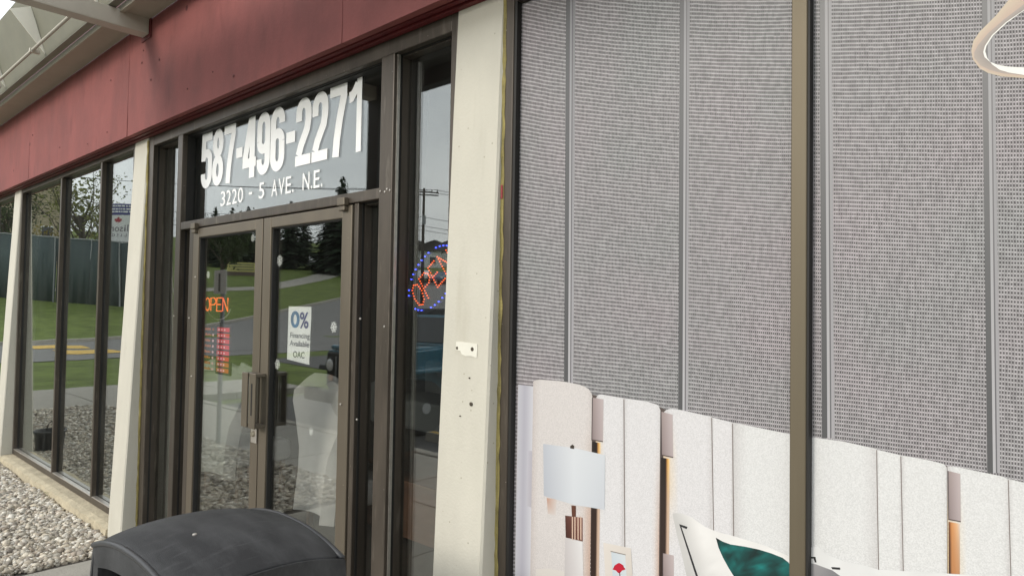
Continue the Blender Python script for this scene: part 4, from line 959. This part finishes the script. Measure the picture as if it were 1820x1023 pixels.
# small black tub at the foot of the far column, weed and blown twig on the sill
TB = thing('black_tub', 'small black plastic tub on the gravel at the far column foot', 'tub', (-9.19, -.38, 0))
MB().lathe([(.13, .0), (.15, .19), (.165, .20), (.165, .22), (.145, .22), (.13, .06)], (-9.19, -.38, .02), 'z', 28).build('tub', M_trim, TB, smooth=True)
MB().tube([(-9.35+.0, -.38, .2), (-9.30, -.40, .30), (-9.19, -.40, .34), (-9.08, -.40, .30), (-9.03, -.38, .2)], .006, 6).build('bail_handle', M_trim, TB, smooth=True)
def weed(loc, n, h, lab, seed):
    rg = random.Random(seed); W_ = thing('weed', lab, 'weed', loc)
    bm = MB()
    for i in range(n):
        a = rg.uniform(0, 6.28); L = h*rg.uniform(.5, 1.1); dx, dy = math.cos(a), math.sin(a); w_ = rg.uniform(.003, .006)
        x, y = loc[0]+rg.uniform(-.05, .05), loc[1]+rg.uniform(-.03, .03); z = loc[2]
        p = [(x+dx*L*t*.8, y+dy*L*t*.8, z+L*(t-.45*t*t)) for t in (0, .4, .75, 1)]
        i0 = len(bm.v); 
        for (q, ww) in zip(p, (w_, w_*1.2, w_*.8, .0005)): bm.v += [(q[0]-dy*ww, q[1]+dx*ww, q[2]), (q[0]+dy*ww, q[1]-dx*ww, q[2])]
        for k in range(3): bm.f.append((i0+2*k, i0+2*k+1, i0+2*k+3, i0+2*k+2))
    bm.build('blades', mat('weed_green', (.13, .15, .04), .8, var=.4, scale=20), W_)
    MB().tube([(loc[0], loc[1], loc[2]-.02), (loc[0]+.004, loc[1], loc[2]+.02)], .004, 5).build('stem', mat('weed_green', (0, 0, 0)), W_)
def hz(px, py, z=0.02):
    d = ray(px, py); t = (z-CAM[2])/d[2]; return tuple(CAM+t*d)
weed(hz(92, 880, .02), 34, .075, 'small green weed growing out of the gravel along the sill', 1)
weed(hz(54, 848, .02), 22, .07, 'dry dark weed tuft between gravel and sill under the left mullion', 2)

# ------------------------------------------------------------------ inside the shop
def chair(x, y, rz, lab):
    C_ = thing('slipper_chair', lab, 'chair', (x, y, .075), 'white chairs inside the doors')
    T = Matrix.Translation((x, y, .075))@Matrix.Rotation(rz, 4, 'Z')
    bm = MB(); prof = [(.25, .20), (.25, .34), (.245, .48), (.265, .62), (.37, .80), (.455, .93), (.455, 1.02), (.38, 1.08), (.22, 1.105)]
    N = 12
    for (hw_, z) in prof:
        for i in range(N+1):
            u = -1+2*i/N; bm.v.append(tuple(T@Vector((hw_*u, .10*abs(u)**2.5*-1+.06+.10*(z-.5), z))))
    K = N+1
    for r in range(len(prof)-1):
        for i in range(N): bm.f.append((r*K+i, r*K+i+1, (r+1)*K+i+1, (r+1)*K+i))
    o = bm.build('backrest', M_uph, C_, smooth=True); s_ = o.modifiers.new('s', 'SOLIDIFY'); s_.thickness = .10; s_.offset = 0
    b_ = o.modifiers.new('b', 'BEVEL'); b_.width = .04; b_.segments = 4; b_.limit_method = 'ANGLE'; b_.angle_limit = R_(50)
    def bx(nm, x0, x1, y0, y1, z0, z1, mt, bv):
        q = MB().box(x0, x1, y0, y1, z0, z1); q.v = [tuple(T@Vector(v)) for v in q.v]; return q.build(nm, mt, C_, bv, seg=3)
    bx('seat', -.29, .29, -.02, .52, .28, .46, M_uph, .05)
    for sx in (-1, 1):
        for yy in (.03, .45): bx('leg', sx*.24-.02, sx*.24+.02, yy-.02, yy+.02, 0, .29, M_wood, .004)
chair(-4.17, .74, R_(-8), 'tall white upholstered chair back seen through the right door')
chair(-5.76, .76, R_(6), 'tall white upholstered chair back seen through the left door')
DK = thing('wooden_desk', 'dark brown wooden desk inside behind the right door frame', 'desk', (-3.6, 1.2, .075))
box('desk_body', M_wood, DK, -4.35, -3.35, 1.15, 1.75, .12, .50); box('desk_top', M_wood, DK, -4.42, -3.28, 1.08, 1.82, .50, .535)
SF = thing('grey_sofa', 'low grey sofa deep inside the shop', 'sofa', (-6.5, 4.2, .075))
M_gs = mat('grey_fabric', (.16, .16, .165), .9, var=.1)
box('seat', M_gs, SF, -7.6, -5.4, 3.8, 4.6, .12, .5, bevel=.05); box('backrest', M_gs, SF, -7.6, -5.4, 4.55, 4.8, .3, .95, bevel=.06)
box('armrest', M_gs, SF, -7.85, -7.6, 3.8, 4.8, .12, .68, bevel=.05); box('armrest', M_gs, SF, -5.4, -5.15, 3.8, 4.8, .12, .68, bevel=.05)

# ------------------------------------------------------------------ street side (what the glass mirrors)
def wheel(par, c, r, w_, axis='x', name='wheel'):
    q = MB().lathe([(r*.62, -w_/2), (r*.93, -w_/2), (r, -w_*.35), (r, w_*.35), (r*.93, w_/2), (r*.62, w_/2)], c, axis, 24).build(name, M_tyre, par)
    MB().lathe([(r*.60, -w_*.46), (r*.60, w_*.46), (r*.2, w_*.40), (r*.2, w_*.52)], c, axis, 16).build('rim', M_galv, q)
    return q
# jeep: nose towards the shop (+Y), on the parking lot
JX, JY, JZ = -8.36, -3.86, -.118
J = thing('parked_jeep', 'dark blue boxy off-road car with round headlights facing the shop', 'car', (JX, JY-2, JZ))
def jb(nm, mt, x0, x1, y0, y1, z0, z1, bv=.02, par=None): return box(nm, mt, par or J, JX+x0, JX+x1, JY+y0, JY+y1, JZ+z0, JZ+z1, bevel=bv)
bm = MB().prism([(JY-.06, JZ+.58), (JY-.06, JZ+1.16), (JY-1.25, JZ+1.22), (JY-1.25, JZ+1.18), (JY-3.75, JZ+1.20), (JY-3.80, JZ+.58)], JX-.66, JX+.66, 'x'); bm.build('body', M_jeep, J, .04)
jb('hood', M_jeep, -.60, .60, -1.28, -.05, 1.17, 1.24, .05)
for sx in (-1, 1):
    jb('door', M_jeep, min(sx*.655, sx*.735), max(sx*.655, sx*.735), -2.45, -1.45, .60, 1.20, .03)
    jb('rear_panel', M_jeep, min(sx*.655, sx*.735), max(sx*.655, sx*.735), -3.75, -2.47, .62, 1.20, .03)
    fl_ = [(JY-.02, JZ+.86), (JY-.04, JZ+.93), (JY-.95, JZ+.95), (JY-1.25, JZ+.70), (JY-1.18, JZ+.66), (JY-.93, JZ+.89), (JY-.08, JZ+.87)]
    MB().prism(fl_, JX+sx*.60, JX+sx*.88, 'x').build('fender', M_jeep if sx > 0 else M_trim, J, .02)
    MB().prism([(y-2.45, z+.02) for y, z in fl_], JX+sx*.66, JX+sx*.88, 'x').build('fender', M_trim, J, .02)
    for yy in (-.62, -3.0): wheel(J, (JX+sx*.74, JY+yy, JZ+.39), .39, .25)
    jb('mirror', M_trim, min(sx*.82, sx*1.0), max(sx*.82, sx*1.0), -1.42, -1.34, 1.25, 1.45, .02)
    jb('side_window', M_carglass, min(sx*.64, sx*.655), max(sx*.64, sx*.655), -2.4, -1.55, 1.22, 1.66, .004)
gr = jb('grille', M_trim, -.62, .62, -.06, 0, .62, 1.14, .03)
for k in range(7): jb('slot', M_bindark, -.30+k*.1-.028, -.30+k*.1+.028, -.004, .003, .72, 1.06, .002)
for k in range(8): jb('grille_bar', M_galv, -.35+k*.1-.010, -.35+k*.1+.010, -.004, .016, .70, 1.08, .003)
for sx in (-1, 1):
    MB().lathe([(.115, -.02), (.115, .02), (.10, .035)], (JX+sx*.475, JY, JZ+.95), 'y', 24).build('headlight_ring', M_trim, J)
    MB().lathe([(.095, 0), (.09, .035), (.06, .052), (.01, .058)], (JX+sx*.475, JY, JZ+.95), 'y', 20).build('headlight', M_lamp, J, smooth=True)
    MB().lathe([(.045, 0), (.045, .02)], (JX+sx*.475, JY, JZ+.76), 'y', 14).build('turn_light', mat('amber_lens', (.5, .16, .02), .3), J)
jb('bumper', M_trim, -.80, .80, .10, .26, .44, .62, .03)
for sx in (-.4, .4): jb('bumper_bracket', M_trim, sx-.06, sx+.06, -.1, .12, .46, .58, .01)
MB().prism([(JY-1.30, JZ+1.20), (JY-1.52, JZ+1.70), (JY-1.57, JZ+1.70), (JY-1.36, JZ+1.20)], JX-.65, JX+.65, 'x').build('windshield_frame', M_jeep, J, .01)
MB().prism([(JY-1.312, JZ+1.27), (JY-1.495, JZ+1.66), (JY-1.50, JZ+1.66), (JY-1.32, JZ+1.27)], JX-.58, JX+.58, 'x').build('windshield', M_carglass, J)
MB().prism([(JY-1.55, JZ+1.70), (JY-1.60, JZ+1.80), (JY-3.60, JZ+1.80), (JY-3.80, JZ+1.20), (JY-2.42, JZ+1.20), (JY-2.42, JZ+1.68), (JY-1.56, JZ+1.68)], JX-.66, JX+.66, 'x').build('soft_top', M_trim, J, .03)

def car(name, lab, x, y, rz, mt, L=4.6, H=1.5, pick=False, grp=None):
    z = terr(x, y)+.03; c = thing(name, lab, 'car' if not pick else 'pickup', (x, y, z), grp)
    T = Matrix.Translation((x, y, z))@Matrix.Rotation(rz, 4, 'Z'); h = H
    def pr(nm, poly, w_, m_, bv=.04):
        q = MB().prism(poly, -w_, w_, 'y'); q.v = [tuple(T@Vector(v)) for v in q.v]; return q.build(nm, m_, c, bv)
    l2 = L/2
    pr('body', [(-l2, .35), (-l2, .85), (-l2+.1, .95), (l2*.45, .98), (l2*.92, .82), (l2, .6), (l2, .35)], .88, mt)
    if pick: pr('cabin', [(-.35, .97), (-.2, h+.3), (.75, h+.3), (1.35, .97)], .80, mt); pr('window', [(-.22, 1.05), (-.1, h+.2), (.7, h+.2), (1.2, 1.05)], .815, M_carglass, .01)
    else: pr('cabin', [(-l2*.85, .95), (-l2*.55, h), (l2*.12, h), (l2*.48, .95)], .76, mt); pr('window', [(-l2*.76, 1.0), (-l2*.52, h-.08), (l2*.09, h-.08), (l2*.40, 1.0)], .775, M_carglass, .01)
    for sx in (-.62, .62):
        for sy in (-.82, .82):
            q = MB().lathe([(.2, -.1), (.32, -.1), (.33, 0), (.32, .1), (.2, .1)], (sx*l2, sy, .33), 'y', 16); q.v = [tuple(T@Vector(v)) for v in q.v]; q.build('wheel', M_tyre, c)
    q = MB().box(l2-.05, l2+.01, -.8, -.5, .62, .74).box(l2-.05, l2+.01, .5, .8, .62, .74); q.v = [tuple(T@Vector(v)) for v in q.v]; q.build('headlight', M_lamp, c)
    return c
def RF(px, py, depth):
    p = CAM+ray(px, py)*depth; return p[0], -p[1], p[2]      # street point whose mirror image the glass shows there
gx = lambda px, d: RF(px, 540, d)[:2]
for (px, d, rz, mt, pk, nm, lab) in ((727, 92, 1.0, M_carw, True, 'parked_pickup', 'white pickup parked on the slope across the road'), (752, 90, .9, M_carw, False, 'parked_car', 'white car parked right of the pickup across the road'), (783, 88, 1.0, M_carb, False, 'parked_car', 'dark blue car parked on the far slope'), (556, 112, .5, M_carw, True, 'parked_pickup', 'white pickup parked under the spruces on the hill')):
    x, y = gx(px, d); car(nm, lab, x, y, rz, mt, pick=pk)

# road sign on a post at the edge of the gravel
SG = thing('sign_post', 'white sign with a dark bar on a thin post beside the gravel', 'sign', (-8.28, -1.93, 0))
MB().tube([(-8.28, -1.93, -.1), (-8.25, -1.93, 2.12)], .028, 8).build('post', M_galv, SG)
MB().box(-8.43, -8.11, -1.905, -1.895, 1.83, 2.12).build('plate', M_white, SG, .003)
MB().box(-8.30, -8.26, -1.8945, -1.8925, 1.86, 2.08).build('bar', M_trim, SG)
# parking stop and yellow line beside the jeep
ST = thing('wheel_stop', 'concrete wheel stop with a yellow top beside the jeep', 'wheel stop', (-6.5, -4.3, -.118))
MB().prism([(-4.40, -.118), (-4.37, .0), (-4.27, .0), (-4.24, -.118)], -7.25, -5.5, 'x').build('block', M_conc, ST, .01)
MB().box(-7.2, -5.55, -4.36, -4.28, .0005, .004).build('yellow_stripe', M_yellow, ST)

# spruces: tiers of drooping needle sprays round a tapering trunk
def spruce_mesh(seed, H, Rr):
    rg = random.Random(seed); b = MB()
    tiers = int(H/.30)
    for t in range(tiers):
        f = t/tiers; z = H*(.07+.93*f); r = Rr*(1-f)**.85*rg.uniform(.75, 1.1)+.15
        nb = max(5, int(13*(1-f)+5))
        for k in range(nb):
            a = rg.uniform(0, 6.28); L = r*rg.uniform(.65, 1.15); dx, dy = math.cos(a), math.sin(a)
            for s_ in range(4):
                u0 = .15+.22*s_; u1 = u0+.34; w_ = L*.16*(1.1-u0*.6)+.05
                z0 = z-L*.30*u0+rg.uniform(-.08, .08); z1 = z-L*.30*u1-rg.uniform(.05, .35)
                o_ = rg.uniform(-.3, .3)*L*.3; ox, oy = -dy*o_, dx*o_
                i = len(b.v); zz = rg.uniform(-.1, .1)
                b.v += [(dx*L*u0+ox, dy*L*u0+oy, z0+.05), (dx*L*(u0+u1)/2-dy*w_+ox, dy*L*(u0+u1)/2+dx*w_+oy, (z0+z1)/2+zz), (dx*L*u1+ox, dy*L*u1+oy, z1), (dx*L*(u0+u1)/2+dy*w_+ox, dy*L*(u0+u1)/2-dx*w_+oy, (z0+z1)/2-zz)]
                b.f.append((i, i+1, i+2, i+3))
    return b
SPM = []
for sd_, H, Rr in ((1, 14, 3.1), (2, 12, 2.7), (3, 15.5, 3.4)):
    cme = bpy.data.meshes.new('crown'); bb = spruce_mesh(sd_, H, Rr); cme.from_pydata(bb.v, [], bb.f); cme.materials.append(M_pine)
    tb = MB().tube([(0, 0, -1), (.03, .02, H*.3), (0, 0, H*.96)], [.26, .18, .03], 8); tme = bpy.data.meshes.new('trunk'); tme.from_pydata(tb.v, [], tb.f); tme.materials.append(M_bark)
    SPM.append((cme, tme))
SP = [(352, 108, 0, 1.05, 'leftmost spruce on the hill, in the left door reflection'), (378, 116, 2, .95, 'spruce second from the left on the hill'), (408, 104, 1, 1.2, 'broad dark spruce above the yellow hill sign'), (436, 118, 0, 1.1, 'spruce behind the meeting stile of the doors, left side'), (470, 112, 2, .9, 'spruce behind the meeting stile of the doors, right side'), (512, 106, 0, 1.2, 'tall dense spruce at the left of the right door reflection'), (538, 120, 1, 1.15, 'spruce just left of the white pickup on the hill'), (583, 108, 2, 1.12, 'tall spruce just right of the white pickup on the hill'), (604, 100, 0, 1.30, 'spruce whose tip shows above the door head'), (630, 112, 1, 1.1, 'spruce hidden mostly behind the right door stile'), (664, 98, 2, 1.25, 'tall spruce seen in the narrow right sidelight'), (690, 118, 1, 1.0, 'spruce behind the frame post, far slope'), (716, 150, 1, .8, 'small dark spruce beside the utility pole')]
for px, d, v, sc, lab in SP:
    x, y = gx(px, d); z = terr(x, y)
    t = thing('spruce_tree', lab, 'tree', (x, y, z), 'spruces on the hill')
    t.rotation_euler = (0, 0, px*1.7); sc *= .64 if d > 103 else .80; t.scale = (sc*1.4, sc*1.4, sc)
    for nm, me in (('crown', SPM[v][0]), ('trunk', SPM[v][1])):
        o = bpy.data.objects.new(nm, me); COL.objects.link(o); o.parent = t
# broadleaf trees behind the fence
def leafy(px, d, H, Rr, lab, seed, nleaf, mt, zb=.35, bare=0):
    x, y = gx(px, d); z = terr(x, y); rg = random.Random(seed); t = thing('broadleaf_tree', lab, 'tree', (x, y, z))
    bm = MB(); tips = []
    bm.tube([(x, y, z-.5), (x+.1, y, z+H*.3), (x-.1, y+.1, z+H*.6)], [.28, .2, .12], 8)
    for k in range(16):
        a = rg.uniform(0, 6.28); h0 = H*rg.uniform(.25, .6); L = Rr*rg.uniform(.6, 1.1)
        p0 = Vector((x, y, z+h0)); p1 = p0+Vector((math.cos(a)*L*.5, math.sin(a)*L*.5, L*.5)); p2 = p1+Vector((math.cos(a+.5)*L*.45, math.sin(a+.5)*L*.45, L*rg.uniform(.2, .7)))
        bm.tube([p0, p1, p2], [.09, .05, .015], 5); tips += [p1, (p1+p2)/2, p2]
        for q in range(3):
            e = p1.lerp(p2, rg.random())+Vector((rg.gauss(0, .7), rg.gauss(0, .7), rg.uniform(.2, 1.0))); bm.tube([p1.lerp(p2, .4), e], [.03, .008], 4); tips.append(e)
    bm.build('trunk', M_bark, t)
    b = MB()
    for k in range(nleaf):
        c = rg.choice(tips)+Vector((rg.gauss(0, .55), rg.gauss(0, .55), rg.gauss(0, .5))); s_ = rg.uniform(.07, .16)
        a = Vector((rg.gauss(0, 1), rg.gauss(0, 1), rg.gauss(0, 1))).normalized(); e = a.orthogonal().normalized(); g = a.cross(e)
        i = len(b.v); b.v += [tuple(c+e*s_), tuple(c+g*s_*.7), tuple(c-e*s_), tuple(c-g*s_*.7)]; b.f.append((i, i+1, i+2, i+3))
    b.build('crown', mt, t)
M_yel = mat('yellow_leaves', (.22, .17, .03), .8, var=.4, scale=.8, spec=.2); M_dkleaf = mat('dark_leaves', (.05, .07, .025), .8, var=.4, scale=.8, spec=.2)
leafy(140, 56, 10.5, 4.2, 'half bare olive green tree standing behind the screened fence', 11, 1500, M_leaf)
leafy(80, 58, 4.6, 1.8, 'small yellow tree in front of the tan house', 12, 1100, M_yel)
leafy(6, 60, 9, 3.4, 'dark leafy tree at the far left beyond the fence', 13, 3000, M_dkleaf)
leafy(196, 62, 8.2, 3.0, 'sparse pale tree behind the notice board', 14, 700, M_leaf)
leafy(393, 70, 6.5, 3.0, 'round dark green tree in front of the spruces', 15, 4200, M_dkleaf)

# screened fence with posts and rails
FN = thing('screened_fence', 'tall dark green screened fence along the grass across the road', 'fence', (-55, -14, 1.2))
fx = [gx(px, 49) for px in (-260, -180, -100, -20, 40, 100, 160, 215, 265, 300)]
for a, c in zip(fx, fx[1:]):
    za, zc = terr(*a), terr(*c); n = 8; b = MB()
    for i in range(n+1):
        t = i/n; x = a[0]+(c[0]-a[0])*t; y = a[1]+(c[1]-a[1])*t; z = za+(zc-za)*t; w_ = .08*math.sin(t*9+a[0])
        b.v += [(x+w_, y+w_, z), (x+w_*1.5, y+w_, z+2.4), (x, y, z+4.55+.05*math.sin(t*math.pi))]
    for i in range(n): b.f += [(3*i, 3*i+3, 3*i+4, 3*i+1), (3*i+1, 3*i+4, 3*i+5, 3*i+2)]
    o = b.build('screen_panel', M_fence, FN, smooth=True); o.modifiers.new('s', 'SOLIDIFY').thickness = .02
    MB().tube([(a[0], a[1], za+4.62), (c[0], c[1], zc+4.62)], .045, 6).build('top_rail', M_galv, FN)
for (x, y) in fx: MB().tube([(x-.05, y+.12, terr(x, y)-.3), (x-.05, y+.12, terr(x, y)+4.68)], .05, 8).build('post', M_galv, FN)

# notice board behind the fence: blue head, white field, red leaf; it faces the shop
NB = thing('notice_board', 'white notice board with blue head and red maple leaf above the fence', 'sign', (*gx(208, 51), 0))
ca = np.array(gx(178, 51)); cb = np.array(gx(246, 51)); zb0 = RF(200, 427, 51)[2]-1.5; zt = RF(200, 361, 51)[2]; zm = RF(200, 381, 51)[2]
ux = (cb-ca); wB = float(np.linalg.norm(ux)); ux /= wB; nrm = np.array([-ux[1], ux[0]]);
if nrm@(np.array([0, -1.9])-ca) < 0: nrm = -nrm
# board frame: local x runs along the board as read from the shop
TT = Matrix(((-ux[0], nrm[0], 0, cb[0]), (-ux[1], nrm[1], 0, cb[1]), (0, 0, 1, 0), (0, 0, 0, 1)))
def nb(nm, mt, x0, x1, z0, z1, y0, y1, bv=0):
    q = MB().box(x0, x1, y0, y1, z0, z1); q.v = [tuple(TT@Vector(v)) for v in q.v]; return q.build(nm, mt, NB, bv)
nb('board', M_white, 0, wB, zb0, zm, -.06, 0); nb('blue_head', mat('sign_blue', (.035, .04, .21), .5, var=.1), 0, wB, zm+.003, zt, -.06, .004)
for xx in (.15, wB-.15): nb('post', M_galv, xx-.06, xx+.06, terr(*gx(208, 51))-.3, zb0, -.1, -.07)
rg = random.Random(9)
for (zl, x0, x1) in ((zt-.22, .1, wB-.1), (zt-.45, .35, wB-.4), (zt-.65, .5, wB-.6)):
    xx = x0
    while xx < x1: w_ = rg.uniform(.08, .3); nb('text_line', M_vinyl, xx, min(x1, xx+w_), zl, zl+.11, .005, .012); xx += w_+.06
def nbtext(s, x0, x1, z0, z1, mt):
    o = text_mesh('lettering', s, x0, x1, z0, z1, 0, mt, None, bold=.0, extr=.01)
    for v in o.data.vertices: v.co = TT@Vector((v.co.x, .012+v.co.y, v.co.z))
    o.parent = NB; o.matrix_parent_inverse = NB.matrix_world.inverted()
M_ltx = mat('sign_grey', (.2, .17, .2), .6)
nbtext('Allison', .2, wB*.8, zm-1.25, zm-.72, M_ltx); nbtext('C O L L E G E', .2, wB*.85, zm-1.62, zm-1.40, M_ltx)
lf = [(0, .5), (.08, .33), (.2, .4), (.17, .15), (.32, .28), (.36, .2), (.5, .22), (.45, .1), (.52, .05), (.3, -.12), (.33, -.2), (.03, -.16), (.03, -.4)]
lf = lf+[(-x, z) for x, z in lf[::-1][:-1]]
q = MB().prism([(wB*.58+x*.62, zm-.42+z*.6) for x, z in lf], .004, .012, 'y'); q.v = [tuple(TT@Vector(v)) for v in q.v]; q.build('maple_leaf', mat('leaf_red', (.42, .03, .05), .5), NB)

# buildings across the road
def house(lab, px, d, W_, Dp, Hh, mt, seed, siding=False, name='house'):
    x, y = gx(px, d); z = terr(x, y)-.3; H_ = thing(name, lab, 'house', (x, y, z)); a = math.atan2(-y-1.9, -x)   # front turned to the shop
    T = Matrix.Translation((x, y, z))@Matrix.Rotation(math.atan2(y, x)-math.pi/2, 4, 'Z')
    def add(nm, q, m_, par=H_, bv=0): q.v = [tuple(T@Vector(v)) for v in q.v]; return q.build(nm, m_, par, bv)
    add('wall', MB().box(-W_/2, W_/2, 0, Dp, 0, Hh), mt)
    if siding:
        for k in range(int(Hh/.5)): add('siding_board', MB().box(-W_/2-.02, W_/2+.02, -.05, -.004, k*.5+.02, k*.5+.47), mt, H_, .02)
    add('roof', MB().prism([(-W_/2-.4, Hh), (0, Hh+W_*.20), (W_/2+.4, Hh), (W_/2+.4, Hh-.15), (-W_/2-.4, Hh-.15)], -.5, Dp+.5, 'y'), M_roof)
    n = max(2, int(W_/3))
    for k in range(n):
        xx = -W_/2+W_*(k+.5)/n
        for zz in ([1.0, 3.8] if Hh > 5 else [1.0]):
            wv = add('window', MB().box(xx-.6, xx+.6, -.10, -.055, zz, zz+1.3), M_white, H_, .01); add('pane', MB().box(xx-.5, xx+.5, -.112, -.102, zz+.1, zz+1.2), M_carglass, wv)
    add('door', MB().box(W_*.36-.45, W_*.36+.45, -.10, -.055, 0.2, 2.3), M_wood, H_, .01)
house('tall tan sided house beyond the screened fence', 38, 76, 8.4, 9, 11.5, M_tan, 1, True)
house('brown brick house at the far left beyond the fence', -20, 78, 12, 9, 7, M_brick, 2)
house('white bungalow on the far slope left of the utility pole', 722, 122, 12, 8, 3.4, M_white, 3)
house('small white house behind the parked blue car', 770, 128, 10, 8, 3.2, M_white, 4)
house('low pale house under the hill at the right', 815, 135, 14, 8, 3.2, M_tan, 5)

# low yellow sign on the hill
x, y = gx(427, 88); z = terr(x, y); T = Matrix.Translation((x, y, z))@Matrix.Rotation(math.atan2(y, x)-math.pi/2, 4, 'Z')
YS = thing('hill_sign', 'low pale yellow sign on the grass under the spruces', 'sign', (x, y, z))
for nm, mt, bx_ in (('panel', mat('sign_yellow', (.55, .5, .18), .6), (-1.7, 1.7, -.06, .06, .5, 1.7)), ('base', M_brick, (-1.9, 1.9, -.15, .15, -.4, .48))):
    q = MB().box(*bx_); q.v = [tuple(T@Vector(v)) for v in q.v]; q.build(nm, mt, YS, .02)
for k in range(3):
    q = MB().box(-1.5, 1.5-.4*k, -.075, -.062, 1.4-.33*k, 1.5-.33*k); q.v = [tuple(T@Vector(v)) for v in q.v]; q.build('text_line', M_pk, YS)

# utility poles with cross-arms, insulators and wires
def pole(px, d, Hp, lab):
    x, y = gx(px, d); z = terr(x, y); P_ = thing('utility_pole', lab, 'utility pole', (x, y, z), 'utility poles along the road')
    MB().tube([(x, y, z-.5), (x, y, z+Hp)], [.17, .11], 10).build('pole', M_wpole, P_, smooth=True)
    dx, dy = math.sin(1.0), math.cos(1.0)
    a = Vector((x, y, z+Hp-.35)); arm = Vector((-.55, .84, 0))
    for k, zz in enumerate((0, -.25)):
        e0, e1 = a+arm*1.3+Vector((0, 0, zz)), a-arm*1.3+Vector((0, 0, zz))
        MB().tube([e0, e1], .065, 6).build('cross_arm', M_wpole, P_)
    for u in (-1.2, -.7, .7, 1.2):
        c = a+arm*u; MB().lathe([(.05, .06), (.07, .14), (.04, .2), (.05, .28)], c, 'z', 8).build('insulator', M_galv, P_)
    MB().tube([a+Vector((.2, .1, -2.2)), a+Vector((.2, .1, -3.0))], .18, 8).build('transformer', M_galv, P_)
    return a, arm
PA = pole(749, 62, 10.6, 'wooden utility pole with cross-arm mirrored in the side pane')
PB = pole(-330, 64, 10.6, 'wooden utility pole beyond the left end of the building')
PC = pole(1150, 75, 10.6, 'wooden utility pole far to the right of the jeep')
wn = 0
for (A_, B_) in ((PA, PB), (PA, PC)):
    for u, dz in ((-1.2, .28), (-.7, .28), (.7, .28), (1.2, .28), (0, -2.3), (0.05, -3.1), (-.05, -3.5)):
        p, q = A_[0]+A_[1]*u+Vector((0, 0, dz)), B_[0]+B_[1]*u+Vector((0, 0, dz))
        pts = [p.lerp(q, t)-Vector((0, 0, 4*1.1*t*(1-t))) for t in np.linspace(0, 1, 25)]
        W_ = MB().tube(pts, .022 if dz < 0 else .014, 5).build('overhead_wire', M_trim)
        wn += 1; side = 'left of the mirrored pole' if wn <= 7 else 'right of the mirrored pole'
        tag(W_, {1: 'outermost top wire on the street end of the cross-arm, ', 2: 'second top wire on the cross-arm, ', 3: 'third top wire on the cross-arm, ', 4: 'last top wire on the cross-arm, ', 5: 'upper of three thick communication cables, ', 6: 'middle of three thick communication cables, ', 0: 'lowest of three thick communication cables, '}[wn % 7]+side, 'wire', 'overhead wires')
